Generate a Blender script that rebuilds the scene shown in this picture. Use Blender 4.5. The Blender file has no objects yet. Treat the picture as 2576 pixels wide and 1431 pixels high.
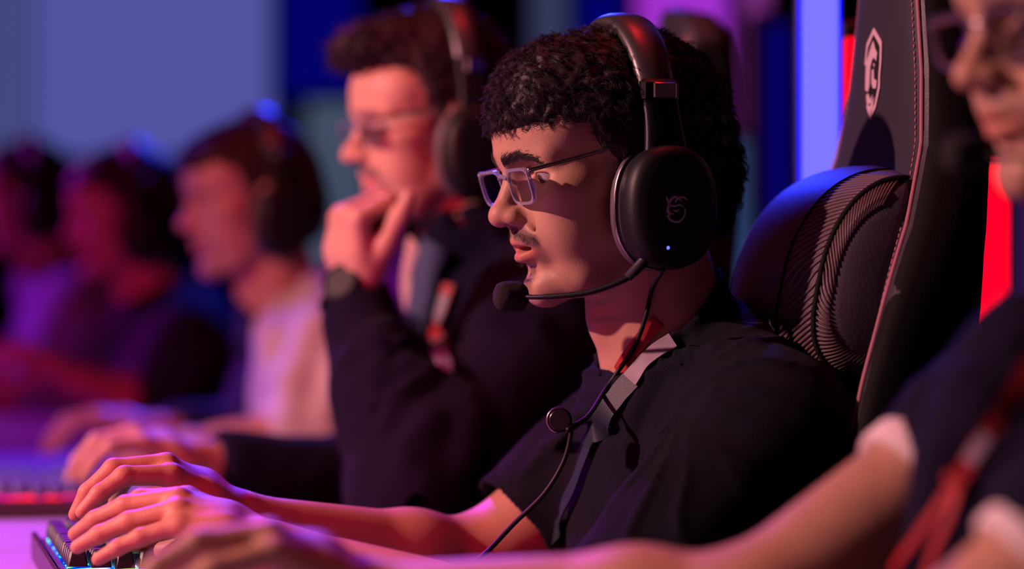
import bpy, bmesh, math
import numpy as np
from mathutils import Vector, Matrix

# ------------------------------------------------------------------ camera, world, lights, exposure
FPX, CX, CY, CAMZ = 7250.0, 1288.0, 715.5, 0.98
scene = bpy.context.scene
col = scene.collection
cam_d = bpy.data.cameras.new('camera')
cam = bpy.data.objects.new('camera', cam_d)
col.objects.link(cam)
cam.location = (0, 0, CAMZ)
cam.rotation_euler = (math.pi / 2, 0, 0)
cam_d.sensor_width = 36.0
cam_d.lens = 36.0 * FPX / 2576.0
cam_d.clip_end = 60
cam_d.dof.use_dof = True
cam_d.dof.focus_distance = 2.43
cam_d.dof.aperture_fstop = cam_d.lens / 1000 / 0.045
scene.camera = cam

scene.view_settings.view_transform = 'Standard'
scene.view_settings.look = 'None'
scene.view_settings.gamma = 1.0
scene.view_settings.use_curve_mapping = False
scene.view_settings.exposure = 0.0
scene.cycles.use_denoising = True
scene.cycles.max_bounces = 6
scene.cycles.diffuse_bounces = 2
scene.cycles.glossy_bounces = 2
scene.cycles.use_adaptive_sampling = True
scene.cycles.adaptive_threshold = 0.03

world = bpy.data.worlds.new('hall_ambience')
scene.world = world
world.use_nodes = True
world.node_tree.nodes['Background'].inputs[0].default_value = (0.10, 0.06, 0.35, 1)
world.node_tree.nodes['Background'].inputs[1].default_value = 0.006


def spot(name, loc, target, energy, color, size_deg=60, radius=0.08, blend=0.6):
    d = bpy.data.lights.new(name, 'SPOT')
    d.energy = energy
    d.color = color
    d.spot_size = math.radians(size_deg)
    d.spot_blend = blend
    d.shadow_soft_size = radius
    o = bpy.data.objects.new(name, d)
    col.objects.link(o)
    o.location = loc
    o.rotation_euler = (Vector(target) - Vector(loc)).to_track_quat('-Z', 'Y').to_euler()
    return o


# stage wash in front of the players, above the monitors (key light)
spot('stage_key_lamp', (-3.0, 1.80, 2.42), (-0.05, 2.45, 0.95), 660, (1.0, 0.46, 0.45), 62, 0.05, 0.6)
# violet and blue truss lamps behind the desk row
spot('truss_lamp_violet', (-1.5, 5.6, 3.3), (-0.55, 2.5, 0.75), 900, (0.58, 0.01, 0.90), 19, 0.10, 0.5)
spot('truss_lamp_blue', (-0.2, 7.6, 3.0), (-0.2, 3.2, 1.0), 520, (0.02, 0.04, 1.0), 40, 0.30)
# red lamps: one for the far players, an added spot reddening the near arms, one overhead
spot('truss_lamp_red', (-1.9, 0.2, 1.9), (-0.66, 3.6, 0.90), 260, (1.0, 0.02, 0.07), 35, 0.12, 0.7)
spot('added_spot_red_arms', (-1.6, 0.9, 1.5), (-0.30, 2.45, 0.74), 120, (1.0, 0.02, 0.10), 21, 0.06, 0.7)
spot('truss_lamp_magenta', (-3.4, 6.6, 2.5), (-1.0, 5.3, 0.9), 420, (0.62, 0.02, 0.85), 32, 0.12)
spot('added_spot_blue_desk', (-2.4, 5.2, 3.0), (-0.72, 3.9, 0.72), 420, (0.01, 0.015, 1.0), 24, 0.1)  # added narrow spot that tints the far desk tops blue
spot('overhead_lamp_red', (0.3, 3.0, 3.6), (-0.1, 3.0, 1.0), 55, (1.0, 0.02, 0.03), 70, 0.15)


def P(px, py, d):
    return np.array([(px - CX) / FPX * d, d, CAMZ + (CY - py) / FPX * d])


rng = np.random.default_rng(11)

# ------------------------------------------------------------------ materials
MATS = {}


def mat(name, color, rough=0.6, metal=0.0, emit=None, estr=1.0, bump=0.0, bscale=200.0, var=0.0, vscale=12.0,
        attr=None, sheen=0.0, spec=0.5, trans=0.0, sss=0.0, coat=0.0, alpha=1.0, ior=1.45):
    if name in MATS:
        return MATS[name]
    m = bpy.data.materials.new(name)
    m.use_nodes = True
    nt = m.node_tree
    b = nt.nodes['Principled BSDF']
    c4 = (*color, 1)
    b.inputs['Base Color'].default_value = c4
    b.inputs['Roughness'].default_value = rough
    b.inputs['Metallic'].default_value = metal
    b.inputs['Specular IOR Level'].default_value = spec
    b.inputs['Sheen Weight'].default_value = sheen
    b.inputs['Transmission Weight'].default_value = trans
    b.inputs['Coat Weight'].default_value = coat
    b.inputs['Alpha'].default_value = alpha
    b.inputs['IOR'].default_value = ior
    if sss:
        b.inputs['Subsurface Weight'].default_value = sss
        b.inputs['Subsurface Radius'].default_value = (0.009, 0.0035, 0.002)
        b.inputs['Subsurface Scale'].default_value = 1.0
    src = None
    tc = nt.nodes.new('ShaderNodeTexCoord')
    if attr:
        at = nt.nodes.new('ShaderNodeAttribute')
        at.attribute_name = attr
        mx = nt.nodes.new('ShaderNodeMix')
        mx.data_type = 'RGBA'
        mx.blend_type = 'MULTIPLY'
        mx.inputs[0].default_value = 1.0
        mx.inputs[6].default_value = c4
        nt.links.new(at.outputs['Color'], mx.inputs[7])
        src = mx.outputs[2]
    n1 = nt.nodes.new('ShaderNodeTexNoise')
    n1.inputs['Scale'].default_value = vscale
    n1.inputs['Detail'].default_value = 4
    nt.links.new(tc.outputs['Object'], n1.inputs['Vector'])
    mr = nt.nodes.new('ShaderNodeMapRange')
    mr.inputs[3].default_value = 1.0 - var
    mr.inputs[4].default_value = 1.0 + var
    nt.links.new(n1.outputs['Fac'], mr.inputs[0])
    mv = nt.nodes.new('ShaderNodeMix')
    mv.data_type = 'RGBA'
    mv.blend_type = 'MULTIPLY'
    mv.inputs[0].default_value = 1.0
    mv.inputs[6].default_value = c4
    if src:
        nt.links.new(src, mv.inputs[6])
    nt.links.new(mr.outputs[0], mv.inputs[7])
    nt.links.new(mv.outputs[2], b.inputs['Base Color'])
    if bump:
        n2 = nt.nodes.new('ShaderNodeTexNoise')
        n2.inputs['Scale'].default_value = bscale
        n2.inputs['Detail'].default_value = 3
        nt.links.new(tc.outputs['Object'], n2.inputs['Vector'])
        bp = nt.nodes.new('ShaderNodeBump')
        bp.inputs['Strength'].default_value = bump
        bp.inputs['Distance'].default_value = 0.001
        nt.links.new(n2.outputs['Fac'], bp.inputs['Height'])
        nt.links.new(bp.outputs[0], b.inputs['Normal'])
    if emit:
        b.inputs['Emission Color'].default_value = (*emit, 1)
        b.inputs['Emission Strength'].default_value = estr
    MATS[name] = m
    return m


SKIN1 = mat('skin_warm_brown', (0.50, 0.265, 0.185), 0.48, attr='tint', bump=0.25, bscale=900, var=0.10, vscale=60, sss=0.12, spec=0.4)
SKIN2 = mat('skin_light_tan', (0.58, 0.33, 0.25), 0.5, attr='tint', var=0.08, vscale=40, spec=0.4)
SKIN3 = mat('skin_tan', (0.50, 0.28, 0.2), 0.5, attr='tint', var=0.08, vscale=40, spec=0.4)
HAIR = mat('hair_black', (0.024, 0.012, 0.018), 0.55, spec=0.3, var=0.3, vscale=80)
HAIR_B = mat('hair_dark_brown', (0.030, 0.012, 0.014), 0.6, spec=0.3, var=0.3, vscale=60)
EYEW = mat('eye_white', (0.34, 0.28, 0.28), 0.15, attr='tint', spec=0.6)
CLOTH_BLK = mat('cloth_black', (0.0075, 0.0078, 0.016), 0.9, bump=0.9, bscale=700, var=0.35, vscale=45, sheen=0.015, spec=0.08)
CLOTH_NAVY = mat('cloth_dark_plum', (0.0085, 0.0060, 0.022), 0.9, bump=0.4, bscale=500, var=0.2, sheen=0.015, spec=0.08)
CLOTH_GREY = mat('cloth_pale_grey', (0.48, 0.42, 0.45), 0.9, bump=0.4, bscale=400, var=0.3, vscale=20, sheen=0.1)
CLOTH_INK = mat('cloth_ink_blue', (0.008, 0.010, 0.030), 0.9, var=0.2)
CLOTH_SLATE = mat('cloth_slate_blue', (0.20, 0.26, 0.42), 0.9, var=0.15)
CLOTH_SHIRT = mat('cloth_pale_pink', (0.55, 0.33, 0.33), 0.85, var=0.1)
CLOTH_LAPEL = mat('cloth_lapel_navy', (0.06, 0.07, 0.15), 0.85, var=0.1)
DENIM = mat('trouser_cloth', (0.012, 0.012, 0.018), 0.9, var=0.2)
PLASTIC = mat('plastic_black', (0.006, 0.006, 0.009), 0.48, spec=0.35, var=0.1, bump=0.05, bscale=1200)
GLOSS = mat('plastic_black_gloss', (0.014, 0.012, 0.016), 0.30, spec=0.8, var=0.1)
BAND = mat('headband_satin', (0.13, 0.115, 0.13), 0.38, metal=0.75, var=0.05)
RIBBED = mat('pillow_rib_leather', (0.10, 0.055, 0.068), 0.5, var=0.15, vscale=40)
LEATHER_P = mat('pillow_leather', (0.075, 0.062, 0.085), 0.5, bump=0.25, bscale=420, var=0.15, vscale=25)
STEEL = mat('steel_brushed', (0.42, 0.36, 0.38), 0.28, metal=1.0, var=0.1, vscale=60)
CUSHION = mat('cushion_leatherette', (0.10, 0.075, 0.09), 0.5, bump=0.2, bscale=500, var=0.1)
FOAM = mat('foam_black', (0.014, 0.009, 0.011), 0.95, bump=1.0, bscale=1500, var=0.4, vscale=300)
LOGO_G = mat('logo_grey', (0.42, 0.34, 0.42), 0.4, var=0.05)
LOGO_P = mat('logo_pale_print', (0.62, 0.42, 0.50), 0.6, var=0.12, vscale=90)
LOGO_K = mat('logo_black_print', (0.004, 0.004, 0.006), 0.6)
LEATHER = mat('chair_leather_black', (0.032, 0.027, 0.042), 0.5, bump=0.25, bscale=420, var=0.15, vscale=25)
LEATHER_S = mat('chair_side_shade_fabric', (0.0045, 0.0035, 0.0045), 0.8, spec=0.2, bump=0.3, bscale=600, var=0.2)  # near-black so the chair side's shade sits in the colour
THREAD = mat('thread_rose', (0.36, 0.13, 0.19), 0.7, var=0.1)
FRAME_CLR = mat('spectacle_acetate', (0.62, 0.56, 0.78), 0.12, trans=0.72, var=0.05, ior=1.2)
LENS = mat('spectacle_lens', (0.95, 0.93, 1.0), 0.02, trans=1.0, ior=1.02, spec=0.35)
LANY_RED = mat('lanyard_red', (0.38, 0.010, 0.018), 0.6, var=0.15, vscale=60, bump=0.2, bscale=900)
LANY_TEAL = mat('lanyard_dark_teal', (0.012, 0.022, 0.040), 0.5, var=0.2, vscale=50, bump=0.2, bscale=900)
LANY_W = mat('lanyard_print_white', (0.27, 0.21, 0.27), 0.6, var=0.25, vscale=70)
WHITE_BAND = mat('sleeve_cuff_white', (0.72, 0.60, 0.63), 0.85, var=0.08)
DESK = mat('desk_laminate', (0.34, 0.32, 0.42), 0.42, var=0.08, vscale=6)
DESK_DK = mat('desk_edge_dark', (0.03, 0.025, 0.05), 0.5)
KEYCAP = mat('keycap_black', (0.020, 0.018, 0.026), 0.42, bump=0.1, bscale=800, var=0.1)
KB_CASE = mat('keyboard_case_dark', (0.06, 0.03, 0.06), 0.35, var=0.1)
FLOOR_M = mat('stage_floor_dark', (0.02, 0.018, 0.03), 0.35, var=0.3, vscale=2)
WALL_M = mat('hall_wall_navy', (0.02, 0.02, 0.06), 0.8, var=0.3, vscale=1.5)
METAL_DK = mat('metal_dark', (0.03, 0.03, 0.035), 0.4, metal=0.8, var=0.1)


def emitter(name, color, strength, var=0.12, vscale=1.5):
    if name in MATS:
        return MATS[name]
    m = bpy.data.materials.new(name)
    m.use_nodes = True
    nt = m.node_tree
    nt.nodes.remove(nt.nodes['Principled BSDF'])
    e = nt.nodes.new('ShaderNodeEmission')
    tc = nt.nodes.new('ShaderNodeTexCoord')
    n = nt.nodes.new('ShaderNodeTexNoise')
    n.inputs['Scale'].default_value = vscale
    nt.links.new(tc.outputs['Object'], n.inputs['Vector'])
    mr = nt.nodes.new('ShaderNodeMapRange')
    mr.inputs[3].default_value = strength * (1 - var)
    mr.inputs[4].default_value = strength * (1 + var)
    nt.links.new(n.outputs['Fac'], mr.inputs[0])
    nt.links.new(mr.outputs[0], e.inputs['Strength'])
    e.inputs['Color'].default_value = (*color, 1)
    nt.links.new(e.outputs[0], nt.nodes['Material Output'].inputs[0])
    MATS[name] = m
    return m


def backlight(name, stops, vscale, strength):
    m = bpy.data.materials.new(name)
    m.use_nodes = True
    nt = m.node_tree
    nt.nodes.remove(nt.nodes['Principled BSDF'])
    e = nt.nodes.new('ShaderNodeEmission')
    tc = nt.nodes.new('ShaderNodeTexCoord')
    n = nt.nodes.new('ShaderNodeTexNoise')
    n.inputs['Scale'].default_value = vscale
    n.inputs['Detail'].default_value = 0
    nt.links.new(tc.outputs['Object'], n.inputs['Vector'])
    r = nt.nodes.new('ShaderNodeValToRGB')
    els = r.color_ramp.elements
    while len(els) < len(stops):
        els.new(0.5)
    for el, (p, c) in zip(els, stops):
        el.position = p
        el.color = (*c, 1)
    nt.links.new(n.outputs['Fac'], r.inputs[0])
    nt.links.new(r.outputs[0], e.inputs['Color'])
    e.inputs['Strength'].default_value = strength
    nt.links.new(e.outputs[0], nt.nodes['Material Output'].inputs[0])
    return m


# ------------------------------------------------------------------ object helpers
ORIG = {}


def empty(name, loc, label=None, cat=None, group=None, kind=None):
    o = bpy.data.objects.new(name, None)
    o.empty_display_size = 0.05
    col.objects.link(o)
    o.location = tuple(float(x) for x in loc)
    ORIG[o] = np.array(loc, float)
    tag(o, label, cat, group, kind)
    return o


def tag(o, label=None, cat=None, group=None, kind=None):
    if label:
        o['label'] = label
    if cat:
        o['category'] = cat
    if group:
        o['group'] = group
    if kind:
        o['kind'] = kind
    return o


def mesh_np(name, V, F):
    """V (n,3); F (m,3|4) int array or a list of tuples"""
    me = bpy.data.meshes.new(name)
    V = np.asarray(V, np.float32)
    if isinstance(F, np.ndarray):
        k = F.shape[1]
        me.vertices.add(len(V))
        me.vertices.foreach_set('co', V.ravel())
        me.loops.add(F.size)
        me.loops.foreach_set('vertex_index', F.astype(np.int32).ravel())
        me.polygons.add(len(F))
        me.polygons.foreach_set('loop_start', np.arange(0, F.size, k, dtype=np.int32))
        me.polygons.foreach_set('loop_total', np.full(len(F), k, np.int32))
        me.update(calc_edges=True)
    else:
        me.from_pydata([tuple(v) for v in V], [], F)
        bm = bmesh.new()
        bm.from_mesh(me)
        bmesh.ops.recalc_face_normals(bm, faces=bm.faces)
        bm.to_mesh(me)
        bm.free()
    me.validate()
    return me


def obj(name, VF, material, parent=None, sharp=None, tint=None, smooth=True, origin=None, label=None):
    """world-space vertices; stored relative to the parent's (or its own) origin"""
    V, F = VF
    V = np.asarray(V, float)
    par_o = np.zeros(3)
    if parent is not None:
        par_o = ORIG[parent]
    if parent is not None:
        loc = par_o
        own = np.zeros(3)
        if origin is not None:
            own = np.asarray(origin, float) - par_o
    else:
        own = np.asarray(origin, float) if origin is not None else np.zeros(3)
        loc = np.zeros(3)
    base = (par_o + own) if parent is not None else own
    me = mesh_np(name, V - base, F)
    me.materials.append(material)
    if smooth:
        me.polygons.foreach_set('use_smooth', np.ones(len(me.polygons), bool))
        if sharp:
            me.set_sharp_from_angle(angle=math.radians(sharp))
    if tint is not None:
        a = me.color_attributes.new('tint', 'FLOAT_COLOR', 'POINT')
        c = np.ones((len(V), 4), np.float32)
        c[:, :3] = tint
        a.data.foreach_set('color', c.ravel())
    o = bpy.data.objects.new(name, me)
    col.objects.link(o)
    if parent is not None:
        o.parent = parent
    o.location = tuple(own)
    ORIG[o] = base
    if label:
        o['label'] = label
    return o


def join(*parts):
    V, F, n = [], [], 0
    for v, f in parts:
        V.append(np.asarray(v, float))
        fl = f.tolist() if isinstance(f, np.ndarray) else f
        F.extend([tuple(i + n for i in q) for q in fl])
        n += len(v)
    return np.concatenate(V), F


class Frame:
    def __init__(s, o, F, L, U):
        s.o = np.array(o, float)
        s.M = np.array([F, L, U], float)

    def to(s, p):
        return (p - s.o) @ s.M.T

    def back(s, q):
        return np.asarray(q, float) @ s.M + s.o


def yaw_frame(o, yaw, pitch=0.0, roll=0.0):
    """forward looks to -X, turned toward the camera by yaw degrees; pitch lowers the face"""
    a, t, r = math.radians(yaw), math.radians(pitch), math.radians(roll)
    F0 = np.array([-math.cos(a), -math.sin(a), 0])
    L = np.array([math.sin(a), -math.cos(a), 0])
    U = np.array([0, 0, 1.0])
    F = F0 * math.cos(t) - U * math.sin(t)
    U2 = U * math.cos(t) + F0 * math.sin(t)
    L2 = L * math.cos(r) + U2 * math.sin(r)
    U3 = U2 * math.cos(r) - L * math.sin(r)
    return Frame(o, F, L2, U3)


WORLD = Frame((0, 0, 0), (1, 0, 0), (0, 1, 0), (0, 0, 1))


def smooth_path(pts, n):
    """Catmull-Rom through pts, n samples"""
    p = np.asarray(pts, float)
    p = np.vstack([2 * p[0] - p[1], p, 2 * p[-1] - p[-2]])
    m = len(p) - 3
    out = []
    for u in np.linspace(0, m - 1e-6, n):
        i = int(u)
        t = u - i
        a, b, c, d = p[i], p[i + 1], p[i + 2], p[i + 3]
        out.append(0.5 * (2 * b + (c - a) * t + (2 * a - 5 * b + 4 * c - d) * t * t + (3 * b - a - 3 * c + d) * t ** 3))
    return np.array(out)


def tube(path, r, n=10, caps=True, flat=None, ref=None):
    """swept tube; r scalar/array; flat=(a,b) elliptic section half sizes along (side, up)"""
    path = np.asarray(path, float)
    m = len(path)
    r = np.broadcast_to(np.asarray(r, float), (m,))
    T = np.gradient(path, axis=0)
    T /= np.linalg.norm(T, axis=1, keepdims=True) + 1e-12
    nrm = np.array(ref, float) if ref is not None else (np.array([0, 0, 1.0]) if abs(T[0, 2]) < 0.9 else np.array([1.0, 0, 0]))
    V = []
    for i in range(m):
        t = T[i]
        nn = nrm - t * (nrm @ t)
        nn /= np.linalg.norm(nn) + 1e-12
        if ref is None:
            nrm = nn
        b = np.cross(t, nn)
        a = np.linspace(0, 2 * np.pi, n, endpoint=False)
        fa, fb = flat if flat else (1, 1)
        V.append(path[i] + r[i] * (fa * np.cos(a)[:, None] * b + fb * np.sin(a)[:, None] * nn))
    V = np.concatenate(V)
    F = []
    for i in range(m - 1):
        for j in range(n):
            k = (j + 1) % n
            F.append((i * n + j, i * n + k, (i + 1) * n + k, (i + 1) * n + j))
    if caps:
        F.append(tuple(range(n))[::-1])
        F.append(tuple((m - 1) * n + j for j in range(n)))
    return V, F


def loft(secs, caps=True):
    n = len(secs[0])
    V = np.concatenate([np.asarray(s, float) for s in secs])
    F = []
    for i in range(len(secs) - 1):
        for j in range(n):
            k = (j + 1) % n
            F.append((i * n + j, i * n + k, (i + 1) * n + k, (i + 1) * n + j))
    if caps:
        F.append(tuple(range(n))[::-1])
        F.append(tuple((len(secs) - 1) * n + j for j in range(n)))
    return V, F


def rbox(c, h, bev, fr=WORLD):
    """box with bevelled edges, centre c, half sizes h in frame fr (about 44 faces)"""
    hx, hy, hz = h
    bev = min(bev, hx * .95, hy * .95, hz * .95)

    def ring(z, inset):
        x, y, b = hx - inset, hy - inset, bev
        return [(x, -y + b, z), (x, y - b, z), (x - b, y, z), (-x + b, y, z), (-x, y - b, z), (-x, -y + b, z), (-x + b, -y, z), (x - b, -y, z)]
    secs = [ring(-hz, bev * .9), ring(-hz + bev, 0), ring(hz - bev, 0), ring(hz, bev * .9)]
    V, F = loft(secs)
    return fr.back(V + np.array(c)), F


def ball(c, r, nu=20, nv=12, fr=WORLD):
    r = np.broadcast_to(np.asarray(r, float), (3,))
    V = [(0, 0, -1)]
    for i in range(1, nv):
        t = -math.pi / 2 + math.pi * i / nv
        for j in range(nu):
            a = 2 * math.pi * j / nu
            V.append((math.cos(t) * math.cos(a), math.cos(t) * math.sin(a), math.sin(t)))
    V.append((0, 0, 1))
    F = []
    for j in range(nu):
        k = (j + 1) % nu
        F.append((0, 1 + k, 1 + j))
        for i in range(nv - 2):
            F.append((1 + i * nu + j, 1 + i * nu + k, 1 + (i + 1) * nu + k, 1 + (i + 1) * nu + j))
        F.append((len(V) - 1, 1 + (nv - 2) * nu + j, 1 + (nv - 2) * nu + k))
    return fr.back(np.array(V) * r + np.array(c)), F


def plate(pts, nrm, t):
    """thin extruded polygon from ordered 3D points"""
    p = np.asarray(pts, float)
    n = len(p)
    nrm = np.asarray(nrm, float)
    V = np.concatenate([p, p + nrm * t])
    F = [tuple(range(n))[::-1], tuple(range(n, 2 * n))]
    for j in range(n):
        k = (j + 1) % n
        F.append((j, k, n + k, n + j))
    return V, F


# ------------------------------------------------------------------ implicit surfaces for bodies and cloth
class Sdf:
    def __init__(s):
        s.ops = []

    def _add(s, fn, c, r, k, op, fr, sym):
        s.ops.append((fn, np.array(c, float), float(r), k, op, fr, sym))

    def ell(s, c, r, k=0.01, op='u', fr=WORLD, sym=False, rot=None):
        c = np.array(c, float)
        r = np.array(r, float)

        def fn(q):
            p = q - c
            if rot is not None:
                p = p @ rot.T
            p = p / r
            k0 = np.sqrt((p * p).sum(1))
            k1 = np.sqrt(((p / r) ** 2).sum(1)) + 1e-9
            return k0 * (k0 - 1) / k1
        s._add(fn, c, r.max(), k, op, fr, sym)

    def cap(s, a, b, ra, rb=None, k=0.01, op='u', fr=WORLD, sym=False):
        a = np.array(a, float)
        b = np.array(b, float)
        rb = ra if rb is None else rb
        ab = b - a
        L2 = max(ab @ ab, 1e-12)

        def fn(q):
            t = np.clip(((q - a) @ ab) / L2, 0, 1)
            d = q - a - t[:, None] * ab
            return np.sqrt((d * d).sum(1)) - (ra + (rb - ra) * t)
        s._add(fn, (a + b) / 2, math.sqrt(L2) / 2 + max(ra, rb), k, op, fr, sym)

    def cyl(s, a, b, ra, rb, k=0.01, op='u', fr=WORLD):
        a = np.array(a, float)
        b = np.array(b, float)
        ab = b - a
        L = math.sqrt(ab @ ab)

        def fn(q):
            t = ((q - a) @ ab) / L
            d = q - a - (t / L)[:, None] * ab
            return np.maximum(np.sqrt((d * d).sum(1)) - (ra + (rb - ra) * np.clip(t / L, 0, 1)), np.maximum(-t, t - L))
        s._add(fn, (a + b) / 2, L / 2 + max(ra, rb), k, op, fr, False)

    def chain(s, pts, rs, k=0.01, op='u', fr=WORLD, sym=False):
        rs = np.broadcast_to(np.asarray(rs, float), (len(pts),))
        for i in range(len(pts) - 1):
            s.cap(pts[i], pts[i + 1], rs[i], rs[i + 1], k, op, fr, sym)

    def half(s, pnt, nrm, k=0.005, fr=WORLD, op='s'):
        """plane: removes the side the normal points to"""
        pnt = np.array(pnt, float)
        nrm = np.array(nrm, float)
        nrm = nrm / np.linalg.norm(nrm)
        s._add(lambda q: -((q - pnt) @ nrm), pnt, 99, k, op, fr, False)

    def fun(s, fn, op='i', k=0.005, fr=WORLD):
        s._add(fn, (0, 0, 0), 99, k, op, fr, False)

    def ev(s, p):
        lo, hi = p.min(0), p.max(0)
        c = (lo + hi) / 2
        rad = np.linalg.norm(hi - lo) / 2
        d = np.full(len(p), 0.5)
        loc = {}
        for fn, pc, pr, k, op, fr, sym in s.ops:
            key = (id(fr), sym)
            if key not in loc:
                q = fr.to(p) if fr is not WORLD else p
                qc = fr.to(c) if fr is not WORLD else c.copy()
                if sym:
                    q = q.copy()
                    q[:, 1] = np.abs(q[:, 1])
                    qc = qc.copy()
                    qc[1] = abs(qc[1])
                loc[key] = (q, qc)
            q, qc = loc[key]
            if pr < 90 and np.linalg.norm(qc - pc) > rad + pr + k + 0.012:
                continue
            v = fn(q)
            if op == 'u':
                h = np.maximum(k - np.abs(d - v), 0) / k
                d = np.minimum(d, v) - h * h * k * .25
            elif op == 's':
                h = np.maximum(k - np.abs(d + v), 0) / k
                d = np.maximum(d, -v) + h * h * k * .25
            elif op == 'i':
                h = np.maximum(k - np.abs(d - v), 0) / k
                d = np.maximum(d, v) + h * h * k * .25
            elif op == 'n':
                d = d + v
        return d

    def mesh(s, lo, hi, vox, B=14):
        lo = np.array(lo, float)
        hi = np.array(hi, float)
        nb = np.maximum(np.ceil((hi - lo) / (vox * B)).astype(int), 1)
        n = nb * B
        gi = np.stack(np.meshgrid(*[np.arange(x) for x in nb], indexing='ij'), -1).reshape(-1, 3)
        cen = lo + (gi + .5) * vox * B
        val = np.concatenate([s.ev(ch) for ch in np.array_split(cen, max(1, len(cen) // 64))])
        rad = vox * B * .866
        vol = np.empty(tuple(n), np.float32)
        base = np.stack(np.meshgrid(*[np.arange(B)] * 3, indexing='ij'), -1).reshape(-1, 3) * vox
        for g, c, v in zip(gi, cen, val):
            i, j, k = g * B
            if abs(v) > rad * 1.45 + 0.004:
                vol[i:i + B, j:j + B, k:k + B] = v
            else:
                vol[i:i + B, j:j + B, k:k + B] = s.ev(lo + g * B * vox + base).reshape(B, B, B)
        return surface_nets(vol, lo, vox)


def surface_nets(vol, lo, vox):
    neg = vol < 0
    cnt = np.zeros(tuple(x - 1 for x in vol.shape), np.int8)
    offs = [(a, b, c) for a in (0, 1) for b in (0, 1) for c in (0, 1)]
    nx, ny, nz = cnt.shape
    for a, b, c in offs:
        cnt += neg[a:a + nx, b:b + ny, c:c + nz]
    act = (cnt > 0) & (cnt < 8)
    I = np.argwhere(act)
    idx = np.full(cnt.shape, -1, np.int64)
    idx[act] = np.arange(len(I))
    cv = {o: vol[I[:, 0] + o[0], I[:, 1] + o[1], I[:, 2] + o[2]] for o in offs}
    acc = np.zeros((len(I), 3))
    num = np.zeros(len(I))
    for o in offs:
        for ax in range(3):
            if o[ax]:
                continue
            o2 = tuple(o[q] + (q == ax) for q in range(3))
            a, b = cv[o], cv[o2]
            m = (a < 0) != (b < 0)
            t = np.where(m, a / np.where(m, a - b, 1), 0)
            pt = np.tile(np.array(o, float), (len(I), 1))
            pt[:, ax] += t
            acc += pt * m[:, None]
            num += m
    V = lo + (I + acc / num[:, None]) * vox
    Fs = []
    for ax in range(3):
        u, w = (ax + 1) % 3, (ax + 2) % 3
        sl0 = [slice(None)] * 3
        sl1 = [slice(None)] * 3
        sl0[ax] = slice(0, -1)
        sl1[ax] = slice(1, None)
        a = neg[tuple(sl0)]
        b = neg[tuple(sl1)]
        E = np.argwhere(a != b)
        ok = (E[:, u] > 0) & (E[:, w] > 0) & (E[:, u] < vol.shape[u] - 1) & (E[:, w] < vol.shape[w] - 1)
        E = E[ok]
        fl = a[tuple(E.T)]

        def cell(du, dw):
            e = E.copy()
            e[:, u] += du
            e[:, w] += dw
            return idx[tuple(e.T)]
        q = np.stack([cell(-1, -1), cell(0, -1), cell(0, 0), cell(-1, 0)], 1)
        q[~fl] = q[~fl][:, ::-1]
        Fs.append(q)
    return V, np.concatenate(Fs)


def hit(S, px, py, d0=1.6, d1=3.4):
    """first point on the surface seen through a pixel of the photograph frame"""
    a = P(px, py, 1.0) - np.array([0, 0, CAMZ])
    n = np.linalg.norm(a)
    d = d0
    for _ in range(160):
        p = np.array([0, 0, CAMZ]) + a * d
        v = float(S.ev(p[None])[0])
        if v < 0.0004:
            return p
        d += min(max(v, 0.0006), 0.03) * .8 / n
        if d > d1:
            break
    return np.array([0, 0, CAMZ]) + a * min(d, d1)


def grad(S, p, e=0.002):
    p = np.atleast_2d(p)
    g = np.stack([S.ev(p + e * ax) - S.ev(p - e * ax) for ax in np.eye(3)], 1)
    return g / (np.linalg.norm(g, axis=1, keepdims=True) + 1e-9)


def settle(S, p, off=0.0, it=4):
    """move points onto the surface (plus off)"""
    p = np.atleast_2d(np.array(p, float))
    for _ in range(it):
        d = S.ev(p)
        g = grad(S, p)
        p = p - g * np.clip(d - off, -.02, .02)[:, None]
    return p


def strands(paths, width, taper=0.35):
    """paths (n,m,3) -> thin three-sided hair tubes"""
    n, m, _ = paths.shape
    T = np.gradient(paths, axis=1)
    T /= np.linalg.norm(T, axis=2, keepdims=True) + 1e-12
    ref = np.array([0.31, 0.52, 0.79])
    A = np.cross(T, ref)
    A /= np.linalg.norm(A, axis=2, keepdims=True) + 1e-12
    Bv = np.cross(T, A)
    w = width * np.linspace(1, taper, m)[None, :, None]
    V = np.stack([paths + w * (math.cos(a) * A + math.sin(a) * Bv) for a in (0, 2.094, 4.189)], 2)
    V = V.reshape(-1, 3)
    b = (np.arange(n) * m * 3)[:, None, None]
    i = (np.arange(m - 1) * 3)[None, :, None]
    j = np.arange(3)[None, None, :]
    k = (j + 1) % 3
    F = np.stack([b + i + j, b + i + k, b + i + 3 + k, b + i + 3 + j], -1).reshape(-1, 4)
    return V, F
# ------------------------------------------------------------------ heads
K = 0.001


def capd(q, a, b):
    a = np.array(a, float)
    b = np.array(b, float)
    ab = b - a
    t = np.clip(((q - a) @ ab) / (ab @ ab), 0, 1)
    return np.linalg.norm(q - a - t[:, None] * ab, axis=1)


def sstep(x, a, b):
    t = np.clip((x - a) / (b - a), 0, 1)
    return t * t * (3 - 2 * t)


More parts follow.
